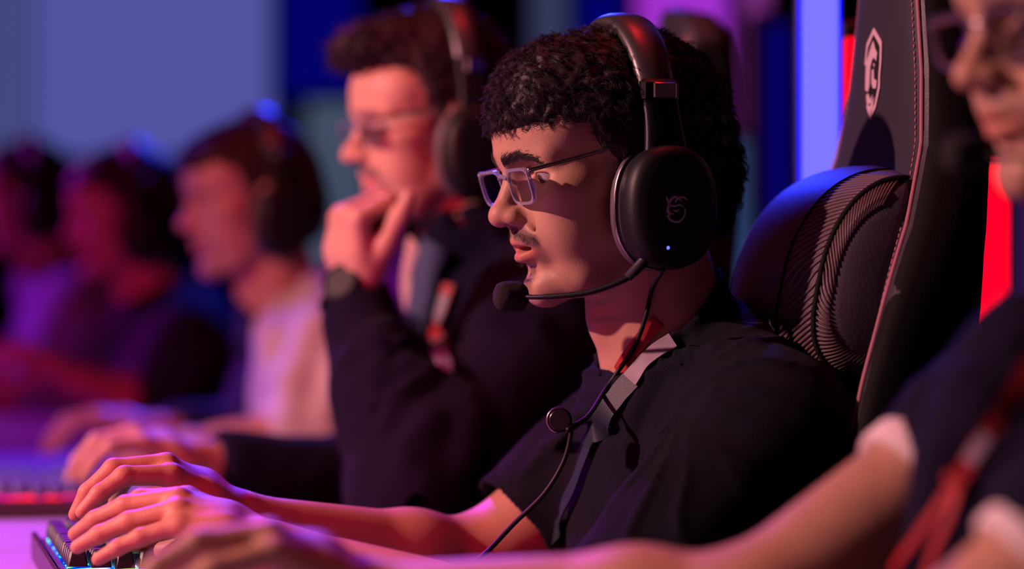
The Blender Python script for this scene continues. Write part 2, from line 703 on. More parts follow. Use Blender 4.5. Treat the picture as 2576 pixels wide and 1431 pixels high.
def add_head(S, fr, nose=1.0, jaw=0.0, lips=1.0, open_mouth=2.0, lid=0.0, neck=True, brow=0.0):
    def e(c, r, k=10, op='u', sym=False):
        S.ell(np.array(c) * K, np.array(r) * K, k * K, op, fr, sym)

    def c(a, b, ra, rb=None, k=10, op='u', sym=False):
        S.cap(np.array(a) * K, np.array(b) * K, ra * K, None if rb is None else rb * K, k * K, op, fr, sym)
    e((-3, 0, 42), (96, 74, 72))                       # cranium
    e((57, 0, 48), (39, 66, 42), 20)                   # forehead
    e((46, 0, -14), (46, 60, 70), 20)                  # face
    if neck:
        c((-12, 0, -40), (-16, 0, -190), 54, 60, 26)   # neck
        e((36, 0, -122), (11, 11, 16), 22)             # throat
    c((10, 50, -46), (58, 33, -78), 15, 13, 26, sym=True)   # jaw line
    c((58, 33, -78), (82 + jaw, 6, -84), 13, 14, 18, sym=True)
    e((83 + jaw, 0, -83), (15, 20, 15), 14)            # chin
    e((60, 47, -4), (28, 19, 17), 16, sym=True)        # cheekbones
    e((60, 36, -36), (27, 22, 28), 18, sym=True)       # cheeks
    e((82, 0, -38), (20, 30, 26), 16)                  # muzzle
    c((93 + brow, 9, 31), (75, 47, 28), 8, 8, 12, sym=True)   # brow ridge
    e((98, 32, 12), (22, 21, 12), 12, 's', True)      # eye sockets
    n = nose
    c((89, 0, 20), (92 + 15 * n, 0, -11), 6.5, 8.5, 10)     # nose bridge
    e((94 + 16 * n, 0, -16), (11, 11, 9.5), 8)          # nose tip
    e((96 + 4 * n, 12, -18.5), (11, 7, 7.5), 6, sym=True)   # wings
    c((98 + 5 * n, 6.5, -27), (98 + 9 * n, 6.5, -23.5), 2.8, 2.8, 3, 's', True)
    c((98, 20, -14), (88, 27, -34), 2.2, 2.0, 7, 's', True)   # smile fold
    e((69, 32.5, 13), (14.6, 15, 14.0), 5, sym=True)      # lids
    c((83, 22, 22), (78, 44, 21.0), 1.6, 1.3, 4, 's', True)   # lid crease
    e((85, 35, 11.2 - lid), (14.5, 16.5, 5.0), 1.4, 's', True)    # eye opening
    e((80, 20, 10.5), (5, 4, 3), 3, sym=True)
    # lips
    u = lips
    c((100, 3, -38.5), (90, 22, -45), 4.6 * u, 2.8, 6, sym=True)
    c((97.5, 4, -55), (88.5, 19, -49), 6.5 * u, 3.0, 6, sym=True)
    e((101, 0, -47), (15, 21, 0.6 + open_mouth), 3.0, 's')
    c((106, 0, -34), (103, 0, -27), 2.0, 2.4, 6, 's')         # philtrum
    e((103, 0, -66), (9, 16, 4.5), 10, 's')                   # below the lip
    e((2, 76, 4), (16, 7, 26), 8, sym=True)                   # ears


def skin_tint(V, fr, beard=0.5, lipc=(0.98, 0.66, 0.72), mous=0.6, stubble=0.25, brow=0.55):
    q = fr.to(V) / K
    q[:, 1] = np.abs(q[:, 1])
    t = np.ones((len(V), 3))
    face = (np.abs(q[:, 0]) < 140) & (q[:, 2] > -110) & (q[:, 0] > 20)
    dk = np.zeros(len(V))
    d = capd(q, (104, 3, -29.5), (92, 25, -41))
    dk = np.maximum(dk, mous * (1 - sstep(d, 4, 10)))
    d = capd(q, (92, 25, -42), (88, 25, -58))
    dk = np.maximum(dk, beard * 0.45 * (1 - sstep(d, 3, 9)))
    d = capd(q, (98, 0, -65), (100, 0, -80))
    dk = np.maximum(dk, beard * 0.8 * (1 - sstep(d, 6, 15)))
    d = capd(q, (80, 22, -88), (30, 45, -66))
    dk = np.maximum(dk, stubble * (1 - sstep(d, 12, 24)))
    d = capd(q, (20, 66, -40), (28, 68, 10))
    dk = np.maximum(dk, (stubble + .2) * (1 - sstep(d, 4, 13)))
    d = capd(q, (98, 10, 32), (80, 45, 31))
    dk = np.maximum(dk, brow * (1 - sstep(d, 3, 8)))
    d = capd(q, (82, 25, 1), (78, 42, 1))
    dk = np.maximum(dk, 0.22 * (1 - sstep(d, 2, 9)))
    dk = dk * face
    t *= (1 - dk)[:, None] * np.array([1, 1, 1]) + dk[:, None] * np.array([.22, .26, .36])
    lm = np.maximum(1 - sstep(capd(q, (103, 2, -41), (92, 21, -45.5)), 3.4, 5.0),
                    1 - sstep(capd(q, (101, 3, -54.0), (91, 19, -49)), 6.2, 8.2)) * face
    lm *= (q[:, 2] > -64) & (q[:, 2] < -35)
    t = t * (1 - lm)[:, None] + lm[:, None] * np.array(lipc)
    rd = (1 - sstep(np.linalg.norm(q - np.array([110, 0, -14]), axis=1), 6, 20)) * .5
    t *= 1 + rd[:, None] * np.array([.12, -.14, -.10])
    return t


HL_SHORT = ([-130, -25, -19, 0, 6, 17, 22, 34, 41, 60, 120], [-84, -60, 4, 4, -14, -14, 18, 26, 49, 55, 58])


def hair_cap(fr, top=14, side=11, back=16, fringe=None, line=HL_SHORT, lumps=3.0, seed=0, band=None, btop=0.0):
    H = Sdf()
    H.ell(np.array((-3, 0, 44)) * K, np.array((96 + back * .8, 74 + side, 71 + top)) * K, .01, fr=fr)
    H.ell(np.array((-46, 0, -12)) * K, np.array((66, 64, 72)) * K, .03, fr=fr)
    H.ell(np.array((10, 0, 45)) * K, np.array((88, 70 + side, 60 + top)) * K, .02, fr=fr)
    for cc, rr in (fringe or []):
        H.ell(np.array(cc) * K, np.array(rr) * K, .014, fr=fr, sym=True)
    r2 = np.random.default_rng(seed)
    ph = r2.uniform(0, 6.28, (6, 3))
    kk = r2.uniform(160, 420, (6, 3))

    def ln(q):
        return -lumps * K * np.mean([np.sin(q[:, 0] * a + x) * np.sin(q[:, 1] * b + y) * np.sin(q[:, 2] * c_ + z) * 1.6
                                     for (a, b, c_), (x, y, z) in zip(kk, ph)], axis=0)
    H.fun(ln, 'n', fr=fr)
    if band is not None:
        def slab(q):
            e = np.sqrt((q[:, 1] / .083) ** 2 + ((q[:, 2] - .026) / (.096 + btop)) ** 2) - 1
            return np.maximum(np.abs(q[:, 0] + .005) - .0185, -e * .085)
        H._add(slab, (0, 0, 0), 99, .006, 's', band, False)
    zf, zz = line

    def reg(q):
        wob = 2.5 * K * np.sin(q[:, 0] * 420 + q[:, 1] * 300)
        return (np.interp(q[:, 0] / K, zf, zz) * K + wob - q[:, 2]) * .8
    H.fun(reg, 'i', .008, fr=fr)
    return H


def hair_tufts(V, N, fr, n_clump, per, length, curl, width, seed=0, fwd=0.7, line=HL_SHORT, m=7, turns=1.3, band=None):
    """curly locks growing from random points of the hair cap"""
    r2 = np.random.default_rng(seed)
    q = fr.to(V) / K
    ok = np.where(q[:, 2] > np.interp(q[:, 0], *line) + 4)[0]
    if band is not None:
        b = band.to(V[ok]) / K
        ok = ok[np.abs(b[:, 0] + 5) > 21]
    pick = r2.choice(ok, n_clump)
    p, n = V[pick], N[pick]
    ql = q[pick]
    Fw, Lw, Uw = fr.M
    side = np.clip(np.abs(ql[:, 1]) / 75, 0, 1)[:, None]
    frontness = np.clip((ql[:, 0] + 20) / 90, -1, 1)[:, None]
    flow = Fw * frontness * fwd - Uw * (0.35 + .6 * side + .35 * np.abs(frontness)) + r2.normal(0, .55, (n_clump, 3))
    flow -= n * (flow * n).sum(1, keepdims=True)
    flow /= np.linalg.norm(flow, axis=1, keepdims=True) + 1e-9
    bi = np.cross(n, flow)
    s = np.linspace(0, 1, m)
    L = (length * r2.uniform(.6, 1.25, n_clump))[:, None]
    ph = r2.uniform(0, 6.28, n_clump)[:, None]
    tn = (turns * r2.uniform(.6, 1.4, n_clump) * r2.choice([-1, 1], n_clump))[:, None] * 6.28
    ca = ph + tn * s
    rise = .45 * (s ** .8) - .25 * s ** 2
    cr = curl * np.minimum(1, s * 3)
    out = []
    for k in range(per):
        off = r2.normal(0, .0016, (n_clump, 1)) * bi + r2.normal(0, .0016, (n_clump, 1)) * flow
        w = (1 - .55 * s)[None, :, None]
        lj = L * r2.uniform(.85, 1.15, (n_clump, 1))
        path = (p[:, None] + off[:, None] * w + n[:, None] * (lj * rise - .003)[..., None] + flow[:, None] * (lj * .85 * s)[..., None]
                + bi[:, None] * (np.cos(ca + r2.normal(0, .3, (n_clump, 1))) * cr)[..., None]
                + n[:, None] * (np.sin(ca) * cr * .8)[..., None])
        out.append(path)
    return strands(np.concatenate(out), width)


def vnormals(V, F):
    N = np.zeros_like(V)
    a, b, c, d = (V[F[:, i]] for i in range(4))
    fn = np.cross(c - a, d - b)
    for i in range(4):
        np.add.at(N, F[:, i], fn)
    return N / (np.linalg.norm(N, axis=1, keepdims=True) + 1e-12)


def cat_q(a, b):
    return np.concatenate([a[0], b[0]]), np.concatenate([a[1], b[1] + len(a[0])])


def eyes(person, fr, gaze_pitch=14, gaze_yaw=0):
    for sgn in (1, -1):
        c = fr.back(np.array((69.2, 32.5 * sgn, 12.6)) * K)
        g = fr.M[0] * math.cos(math.radians(gaze_pitch)) - fr.M[2] * math.sin(math.radians(gaze_pitch)) + fr.M[1] * math.tan(math.radians(gaze_yaw))
        g /= np.linalg.norm(g)
        s = np.cross(g, fr.M[1])
        s /= np.linalg.norm(s)
        ef = Frame(c, s, np.cross(g, s), g)
        V, F = ball((0, 0, 0), .0124, 28, 24, ef)
        a = np.degrees(np.arccos(np.clip(((V - c) @ g) / .0124, -1, 1)))
        t = np.ones((len(V), 3))
        t[a < 29] = (.14, .07, .05)
        t[a < 12] = (.01, .01, .01)
        obj('eye', (V, F), EYEW, person, tint=t)


def brow_hair(person, S, fr, material, n=420, seed=3, wid=.00022):
    r2 = np.random.default_rng(seed)
    pts, dirs = [], []
    ctrl = smooth_path([(101, 7, 28), (97, 20, 31), (89, 34, 32), (77, 49, 27)], 60)
    for sgn in (1, -1):
        for _ in range(n):
            u = r2.uniform(0, 1)
            i = min(int(u * 59), 58)
            p = ctrl[i] + np.array([0, 0, r2.normal(0, 2.2 * (1 - .5 * u))])
            d = ctrl[i + 1] - ctrl[i]
            d = d / np.linalg.norm(d) + np.array([0, 0, .55 * (1 - u)])
            p = p * (1, sgn, 1)
            d = d * (1, sgn, 1)
            pts.append(fr.back(p * K))
            dirs.append(d @ fr.M)
    pts = settle(S, np.array(pts), 0.0, 3)
    dirs = np.array(dirs)
    N = grad(S, pts)
    s = np.linspace(0, 1, 5)
    L = r2.uniform(.004, .0075, (len(pts), 1, 1))
    path = pts[:, None] + dirs[:, None] * L * s[None, :, None] + N[:, None] * (.0012 * np.sin(s * 3.0))[None, :, None] * 1.2
    obj('eyebrows', strands(path, wid), material, person)


def stubble_hair(person, S, fr, material, n=420, seed=4, wid=.00013):
    r2 = np.random.default_rng(seed)
    pts, dirs = [], []
    for i in range(n):
        sgn = r2.choice([-1, 1])
        if i % 4:
            u = r2.uniform(0, 1) ** .8
            p = np.array((106, 4, -30.5)) * (1 - u) + np.array((91, 27, -42)) * u + r2.normal(0, (1, 1, 2.4))
            d = np.array((.1, .35 + .4 * u, -.8))
        else:
            p = np.array((101, 0, -67)) + r2.normal(0, (1, 6, 4.5))
            d = np.array((.3, r2.normal(0, .3), -.8))
        pts.append(fr.back(p * (1, sgn, 1) * K))
        dirs.append((d * (1, sgn, 1)) @ fr.M)
    pts = settle(S, np.array(pts), 0.0, 4)
    N = grad(S, pts)
    s = np.linspace(0, 1, 4)
    L = r2.uniform(.002, .0042, (n, 1, 1))
    path = pts[:, None] + np.array(dirs)[:, None] * L * s[None, :, None] + N[:, None] * (.0006 + .0006 * s)[None, :, None]
    obj('moustache', strands(path, wid), material, person)


# ------------------------------------------------------------------ hands
def add_hand(S, wrist, fwd, up, right, curls, splay=(8, 2, -4, -11), thumb=(35, 25, 20, 15), s=1.0, fr_w=.026):
    """wrist point, direction of the fingers, dorsal direction; curls = (mcp, pip, dip) in degrees for index..little;
    thumb = (out angle, down angle, bend1, bend2)"""
    f = np.array(fwd, float)
    f /= np.linalg.norm(f)
    u = np.array(up, float)
    u -= f * (u @ f)
    u /= np.linalg.norm(u)
    t = np.cross(u, f) * (1 if right else -1)      # thumb side
    w = np.array(wrist, float)

    def pt(x, y, z):
        return w + (f * x + t * y + u * z) * K * s
    m = K * s
    base = [(88, 25, 2), (92, 6, 5), (86, -12, 3), (78, -28, -2)]
    lens = [(43, 26, 21), (47, 30, 22), (43, 28, 22), (34, 21, 19)]
    rad = [(9.6, 8.6, 7.6, 6.4), (9.8, 8.8, 7.8, 6.6), (9.4, 8.4, 7.4, 6.2), (8.4, 7.4, 6.6, 5.6)]
    S.chain([pt(-22, 0, 0), pt(6, 0, 0)], [23 * m, 21 * m], 14 * m)
    for (bx, by, bz), r in zip(base, rad):
        S.chain([pt(4, by * .45, -2), pt(bx * .55, by * .8, 0), pt(bx, by, bz - 2)], [15 * m, 14 * m, r[0] * m * 1.08], 14 * m)
    S.ell(pt(30, 22, -8), np.array((22, 22, 22)) * m * .8, 16 * m)
    tips = []
    for i in range(4):
        p = np.array(base[i], float)
        a = 0
        sp = math.radians(splay[i])
        pts = [pt(*p)]
        for j in range(3):
            a += math.radians(curls[i][j])
            d = np.array([math.cos(a) * math.cos(sp), math.cos(a) * math.sin(sp), -math.sin(a)])
            p = p + d * lens[i][j]
            pts.append(pt(*p))
        S.chain(pts, np.array(rad[i]) * m, 4 * m)
        tips.append(pts[-1])
    o, dn, b1, b2 = [math.radians(x) for x in thumb]
    p = np.array((24, 24, -8.0))
    pts = [pt(*p)]
    ang = o
    for L, b in ((40, 0), (33, b1), (26, b2)):
        ang -= b
        d = np.array([math.cos(ang) * math.cos(dn), math.sin(ang) * math.cos(dn), -math.sin(dn)])
        p = p + d * L
        pts.append(pt(*p))
    S.chain(pts, np.array((15, 11.5, 10, 7.6)) * m, 8 * m)
    return tips, pts


# ------------------------------------------------------------------ headset and spectacles
def dragon_mark(fr, c, size, nrm_t, flip=1):
    """curled dragon emblem: swooshes in the (x,y) plane of the frame (F = right, U = up)"""
    parts = []

    def sw(pts, w0, w1, w2):
        p = smooth_path([(x, y, 0) for x, y in pts], 18)
        T = np.gradient(p, axis=0)
        T /= np.linalg.norm(T, axis=1, keepdims=True)
        Nn = np.stack([-T[:, 1], T[:, 0], 0 * T[:, 0]], 1)
        u = np.linspace(0, 1, 18)
        w = np.where(u < .5, w0 + (w1 - w0) * u * 2, w1 + (w2 - w1) * (u - .5) * 2)[:, None]
        a, b = p + Nn * w, p - Nn * w
        V = []
        for s_, h in ((a, 0), (b, 0), (a, 1), (b, 1)):
            q = np.stack([np.full(18, 0.0), np.full(18, 0.0), np.full(18, 0.0)], 1)
            q[:, 0] = -s_[:, 0] * size * flip + c[0]
            q[:, 2] = s_[:, 1] * size + c[2]
            q[:, 1] = c[1] + h * nrm_t
            V.append(q)
        V = np.concatenate(V)
        F = []
        for i in range(17):
            A, B_, C, D = i, 18 + i, 36 + i, 54 + i
            F += [(C, C + 1, D + 1, D), (A, B_, B_ + 1, A + 1), (A, A + 1, C + 1, C), (B_, D, D + 1, B_ + 1)]
        parts.append((fr.back(V), F))
    sw([(.42, .62), (.1, .95), (-.35, .85), (-.62, .45), (-.55, .1)], .03, .13, .10)      # brow sweep
    sw([(.95, .72), (.55, .95), (.1, .78), (-.1, .5)], .02, .12, .05)                      # horn
    sw([(-.9, 1.0), (-.72, .7), (-.66, .4)], .02, .09, .06)                               # ear
    sw([(-.62, .35), (-.72, -.1), (-.5, -.35), (-.2, -.42)], .10, .12, .03)                # cheek
    sw([(-.5, .3), (-.1, .22), (.3, .35), (.62, .15)], .06, .1, .02)                       # snout
    sw([(-.6, -.3), (-.62, -.7), (-.25, -.98), (.25, -.98), (.62, -.65), (.78, -.15), (.7, .05)], .10, .09, .03)   # curled body
    sw([(-.3, -.1), (.05, -.15), (.25, .02)], .03, .08, .02)
    sw([(-.95, -.55), (-.7, -.6), (-.5, -.75)], .01, .06, .05)
    sw([(-.9, -.25), (-.72, -.3), (-.6, -.35)], .01, .06, .05)
    sw([(-.75, -.9), (-.55, -.85), (-.4, -.9)], .01, .05, .04)
    return join(*parts)


def ring_sec(fr, l, rf, rz, cf, cz, n=36, p=2.4, sgn=1):
    a = np.linspace(0, 2 * np.pi, n, endpoint=False)
    ca, sa = np.cos(a), np.sin(a)
    x = np.sign(ca) * np.abs(ca) ** (2 / p) * rf + cf
    z = np.sign(sa) * np.abs(sa) ** (2 / p) * rz + cz
    pts = np.stack([x, np.full(n, l * sgn), z], 1) * K
    if sgn < 0:
        pts = pts[::-1]
    return fr.back(pts)


def make_headset(hf, label, detail=True, boom=True, cup_z=-32, wide=0, led=None, top=0.0, boom_pts=None, steel=None):
    h = empty('headset', hf.back(np.array((0, 0, -.085))), label, 'headset', None)
    n = 40 if detail else 24
    secs = []
    lo = 24
    for a in np.radians(np.linspace(lo, 180 - lo, n)):
        cl, cz = (89 + wide) * math.cos(a), 26 + (104 + top) * math.sin(a)
        nl, nz = math.cos(a), math.sin(a)
        th = np.linspace(0, 2 * np.pi, 20, endpoint=False)
        wf = 16 + 4 * math.sin(a) ** 2
        x = np.sign(np.cos(th)) * np.abs(np.cos(th)) ** .6 * wf - 5
        r = np.sign(np.sin(th)) * np.abs(np.sin(th)) ** .8 * 6.5
        # arched outer face
        r = r + np.where(r > 0, 2.5 * (1 - ((x + 5) / wf) ** 2), 0)
        secs.append(hf.back(np.stack([x, cl + nl * r, cz + nz * r], 1) * K))
    obj('headband', loft(secs), BAND, h, sharp=60)
    # soft pad under the band
    secs = []
    for a in np.radians(np.linspace(40, 140, 24)):
        cl, cz = (82 + wide) * math.cos(a), 26 + (97 + top) * math.sin(a)
        nl, nz = math.cos(a), math.sin(a)
        th = np.linspace(0, 2 * np.pi, 14, endpoint=False)
        secs.append(hf.back(np.stack([np.cos(th) * 16 - 5, cl + nl * np.sin(th) * 5, cz + nz * np.sin(th) * 5], 1) * K))
    obj('headband_pad', loft(secs), CUSHION, h)
    for sgn in (1, -1):
        # black joint, steel slider, arm, cup
        jf = Frame(hf.back(np.array((-6, sgn * (84 + wide), 66)) * K), hf.M[0], hf.M[1] * sgn, hf.M[2])
        obj('joint', rbox((0, 0, 0), np.array((17, 6.5, 10)) * K, 3 * K, jf), PLASTIC, h, sharp=40)
        obj('slider', rbox((-3 * K, 5.5 * K, 0), np.array((10.5, 3.2, 7.2)) * K, 1.2 * K, jf), steel or STEEL, h, sharp=40, label='steel slider plate')
        secs = []
        for u in np.linspace(0, 1, 14):
            z = 60 - 58 * u
            l = (84 + wide) + 15 * math.sin(u * 1.5)
            w = 16 + 5 * u ** 2
            th = np.linspace(0, 2 * np.pi, 20, endpoint=False)
            x = np.sign(np.cos(th)) * np.abs(np.cos(th)) ** .5 * w - 7
            y = np.sign(np.sin(th)) * np.abs(np.sin(th)) ** .7 * 5.5
            q = np.stack([x, sgn * (l + y), np.full(20, z)], 1)
            secs.append(hf.back((q if sgn < 0 else q[::-1]) * K))
        obj('arm', loft(secs), PLASTIC, h, sharp=50)
        cz, cf = cup_z, -9
        prof = [(84, 35, 45), (86, 38, 48), (90, 40.5, 51), (100, 41, 52), (108, 40, 51), (113, 37, 48), (116, 32, 43), (117.5, 24, 32), (117.8, 6, 8)]
        cup = obj('ear_cup', loft([ring_sec(hf, l + wide, rf, rz, cf, cz, sgn=sgn) for l, rf, rz in prof][::1]), PLASTIC, h, sharp=60)
        pr = [(66, 24, 34), (67, 35, 45), (70, 41, 51), (76, 43.5, 53.5), (82, 42.5, 52.5), (86, 38, 48), (87, 26, 36)]
        obj('cushion', loft([ring_sec(hf, l + wide, rf, rz, cf, cz, sgn=sgn) for l, rf, rz in pr]), CUSHION, h)
        if detail:
            tr = [ring_sec(hf, 83 + wide + dx, 42 + dr, 52 + dr, cf, cz, sgn=sgn) for dx, dr in ((-1.3, 0), (-.6, 1.2), (.6, 1.2), (1.3, 0))]
            obj('trim_ring', loft(tr, False), STEEL, cup, label='thin metal ring around the ear cup')
        if sgn == 1:
            lf = Frame(hf.o, hf.M[0], hf.M[1], hf.M[2])
            if detail:
                obj('emblem', dragon_mark(lf, np.array((cf + 1, 117.6 + wide, cz - 2)) * K, .0105, .0006), LOGO_G, cup, label='grey curled dragon emblem')
            if led:
                obj('indicator_light', ball(np.array((cf + 8, 116 + wide, cz - 34)) * K, np.array((2.0, 1.6, 2.2)) * K, 12, 8, lf), led, cup)
            if boom:
                bp = boom_pts or [(10, 101, -76), (27, 97, -91), (55, 80, -103), (85, 55, -107), (100, 36, -107)]
                path = hf.back(smooth_path(bp, 30) * K)
                obj('microphone_boom', tube(path, np.linspace(.0030, .0019, 30), 10), PLASTIC, h)
                j0 = hf.back(np.array(bp[0]) * K + np.array((0, 0, .004)))
                obj('boom_hinge', tube(np.array([j0 + hf.M[2] * .012, j0, hf.back(np.array(bp[1]) * K)]), .0042, 10), LEATHER, h)
                tip = np.array(bp[-1]) + (np.array(bp[-1]) - np.array(bp[-2])) * .38
                obj('microphone_foam', foam(hf.back(tip * K), hf), FOAM, h)
    return h


def foam(c, hf):
    a = []
    n, m = 26, 16
    for i in range(m + 1):
        t = math.pi * i / m
        rr = .0132 * abs(math.sin(t)) ** .6
        x = .0145 * math.copysign(abs(math.cos(t)) ** .7, math.cos(t))
        th = np.linspace(0, 2 * np.pi, n, endpoint=False)
        nz = 1 + .03 * rng.normal(0, 1, n)
        a.append(np.stack([np.full(n, x), rr * np.cos(th) * nz, rr * np.sin(th) * nz], 1))
    fr = Frame(c, hf.M[0], hf.M[1], hf.M[2])
    return loft([fr.back(s) for s in a])


def make_glasses(fr, label, plane=101.0, z0=7.0, hw=26.0, hh=16.0, frame_mat=None, temple_mat=None, tilt=0.1, rim=2.6):
    g = empty('spectacles', fr.back(np.array((.1, 0, -.012))), label, 'spectacles')
    fm = frame_mat or FRAME_CLR

    def outline(sgn, grow):
        pts = []
        w, h = hw + grow, hh + grow
        for a in np.linspace(0, 2 * np.pi, 40, endpoint=False):
            ca, sa = math.cos(a), math.sin(a)
            x = math.copysign(abs(ca) ** .42, ca) * w * (1 - .10 * (sa < 0) * abs(sa))
            z = math.copysign(abs(sa) ** .42, sa) * h
            pts.append((plane + (z + z0 - 23) * tilt, sgn * 35.0 + x, z0 + z))
        return np.array(pts)
    for sgn in (1, -1):
        o, i = outline(sgn, 0), outline(sgn, -rim)
        n = len(o)
        d = np.array((1.6, 0, 0))
        V = np.concatenate([o + d, i + d, i - d, o - d])
        F = []
        for j in range(n):
            k = (j + 1) % n
            for a in range(4):
                b = (a + 1) % 4
                F.append((a * n + j, a * n + k, b * n + k, b * n + j))
        obj('rim', (fr.back(V * K), F), fm, g, sharp=40)
        li = outline(sgn, -rim + .2)
        obj('lens', plate(fr.back(li * K), fr.M[0], .0012), LENS, g, sharp=30)
        hx = sgn * (35 + hw)
        path = [(plane - 1, hx, z0 + 13), (plane - 4, hx + sgn * 2.5, z0 + 13.2), (60, sgn * 71, z0 + 15), (12, sgn * 77, z0 + 17), (-6, sgn * 76, z0 + 8)]
        obj('temple', tube(fr.back(smooth_path(path, 24) * K), .0013, 8, flat=(1, 1.5)), temple_mat or STEEL, g, label='thin metal temple')
        obj('hinge', rbox((0, 0, 0), np.array((2.5, 2, 2.6)) * K, .6 * K, Frame(fr.back(np.array((plane - 2.5, hx, z0 + 13)) * K), *fr.M)), temple_mat or STEEL, g, sharp=30)
    br = [(plane + .5, -9.5, z0 + 8), (plane + 2.5, 0, z0 + 10.5), (plane + .5, 9.5, z0 + 8)]
    obj('bridge', tube(fr.back(smooth_path(br, 10) * K), .0018, 8), fm, g)
    return g
# ------------------------------------------------------------------ the hall: floor, walls, screens, light tubes
ROW = 12.5
ra = math.radians(ROW)
rowf = Frame((0, 2.5, 0), (-math.cos(ra), -math.sin(ra), 0), (math.sin(ra), -math.cos(ra), 0), (0, 0, 1))
DESK_Z = 0.72


def box_w(lo, hi, bev=0.004):
    lo, hi = np.array(lo, float), np.array(hi, float)
    return rbox((lo + hi) / 2, (hi - lo) / 2, bev)


tag(obj('floor', box_w((-9, -2, -0.1), (7, 13.2, 0)), FLOOR_M, smooth=False), kind='structure')
tag(obj('wall_back', box_w((-9, 12.0, 0), (7, 12.2, 6)), WALL_M, smooth=False), kind='structure')


def screen(name, px0, px1, py0, py1, d, em, label, cat, seams=(), depth=.12, frame=True):
    """flat light panel standing at depth d, spanning the given edges of the view"""
    a, b = P(px0, py1, d), P(px1, py0, d)
    z0, z1 = a[2], b[2]
    t = empty(name, ((a[0] + b[0]) / 2, d, max(z0, 0.0)), label, cat)
    obj('housing', box_w((a[0] - .03, d + .012, z0 - .03), (b[0] + .03, d + depth, z1 + .03), .01), METAL_DK, t, sharp=30)
    xs = [a[0]] + [P(s, 0, d)[0] for s in seams] + [b[0]]
    for i in range(len(xs) - 1):
        e = em[i % len(em)] if isinstance(em, list) else em
        obj('panel', box_w((xs[i] + .004, d - .01, z0), (xs[i + 1] - .004, d + .012, z1), .003), e, t, smooth=False)
    return t


E_SCREEN = emitter('screen_glow_periwinkle', (0.085, 0.088, 0.36), 1.0, .10, .35)
E_SCREEN2 = emitter('screen_glow_dim', (0.06, 0.065, 0.22), 1.0, .1, .3)
E_NAVY = emitter('screen_glow_navy', (0.001, 0.001, 0.14), 1.0, .2, .5)
E_SLATE = emitter('screen_glow_slate', (0.055, 0.075, 0.13), 1.0, .25, 1.2)
E_DIM = emitter('screen_glow_dim_slate', (0.035, 0.040, 0.10), 1.0, .25, 1.2)
E_PURPLE = emitter('stage_glow_purple', (0.36, 0.03, 0.62), 1.0, .25, .8)
E_MAUVE = emitter('stage_glow_mauve', (0.22, 0.03, 0.24), 1.0, .35, .9)
E_STEELB = emitter('stage_glow_steel_blue', (0.03, 0.06, 0.17), 1.0, .25, .8)
E_TUBE = emitter('tube_glow_blue_white', (0.20, 0.175, 1.0), 1.1, .02)
E_TUBE_EDGE = emitter('tube_glow_blue', (0.002, 0.002, 1.0), 2.0, .02)
E_RED = emitter('tube_glow_red', (1.0, 0.0, 0.012), 2.0, .12, 4)
E_LED_B = emitter('led_blue', (0.08, 0.10, 1.0), 3.0, 0)

screen('led_wall', -260, 692, -330, 392, 9.6, [E_SCREEN2, E_SCREEN], 'large pale periwinkle LED wall glowing behind the far players', 'LED wall', seams=(92,))
screen('banner_screen', 702, 905, -330, 245, 9.5, E_NAVY, 'deep blue lit banner screen to the right of the pale LED wall', 'screen')
screen('side_screen', 770, 925, 258, 1484, 9.2, E_SLATE, 'dim grey-teal lit panel below the deep blue banner', 'panel')
screen('stage_panel', 1335, 1430, -260, 420, 9.0, E_DIM, 'narrow slate blue lit panel behind the gap between the two nearest heads', 'panel')
screen('stage_panel', 1450, 1592, -260, 420, 9.1, E_NAVY, 'deep blue lit panel between the slate panel and the violet panel', 'panel')
screen('stage_panel', 1600, 1862, -260, 300, 8.0, E_PURPLE, 'bright violet stage panel glowing above the curly head', 'panel')
screen('stage_panel', 1868, 1935, -260, 330, 7.0, E_MAUVE, 'mauve lit strip between the violet panel and the bright tube', 'panel')
screen('stage_panel', 1800, 1916, 352, 1726, 7.0, E_STEELB, 'steel blue lit panel behind the nape of the seated man in spectacles', 'panel')
screen('stage_panel', 1926, 1990, 60, 1890, 6.0, E_NAVY, 'dark blue lit strip just left of the bright tube', 'panel')

E_PLUM = emitter('stage_glow_plum', (0.028, 0.008, 0.06), 1.0, .2, .8)
screen('stage_panel', 2546, 2680, -200, 2100, 4.2, E_PLUM, 'dim plum glowing flat standing in for background beside the red strip at the right edge', 'panel')  # added flat whose glow supplies the dim purple background


def light_tube(px0, px1, d, z0, z1, em, edge, label):
    x0, x1 = P(px0, 0, d)[0], P(px1, 0, d)[0]
    c, h = (x0 + x1) / 2, (x1 - x0) / 2
    t = empty('light_tube', (c, d, 0), label, 'light tube')
    a = np.linspace(math.radians(205), math.radians(335), 16)
    secs = []
    for z in np.linspace(z0, z1, 8):
        arc = [(c + h * .9 * math.cos(q) / math.cos(math.radians(25)), d + h * .5 * math.sin(q), z) for q in a]
        secs.append(np.array(arc + [(c + h * .85, d + .004, z), (c - h * .85, d + .004, z)]))
    obj('diffuser', loft(secs), em, t, sharp=40)
    if edge:
        for s in (-1, 1):
            obj('edge_strip', box_w((c + s * h * .96 - h * .09, d - h * .25, z0), (c + s * h * .96 + h * .09, d + .006, z1), .002), edge, t, sharp=30)
    obj('housing', box_w((x0 - .003, d + .006, z0 - .02), (x1 + .003, d + .04, z1 + .02), .004), METAL_DK, t, sharp=30)
    obj('foot', box_w((c - .03, d - .05, 0), (c + .03, d + .1, .02), .006), METAL_DK, t, sharp=30)
    obj('post', box_w((c - .015, d + .012, 0.02), (c + .015, d + .036, z0), .003), METAL_DK, t, sharp=30)
    return t


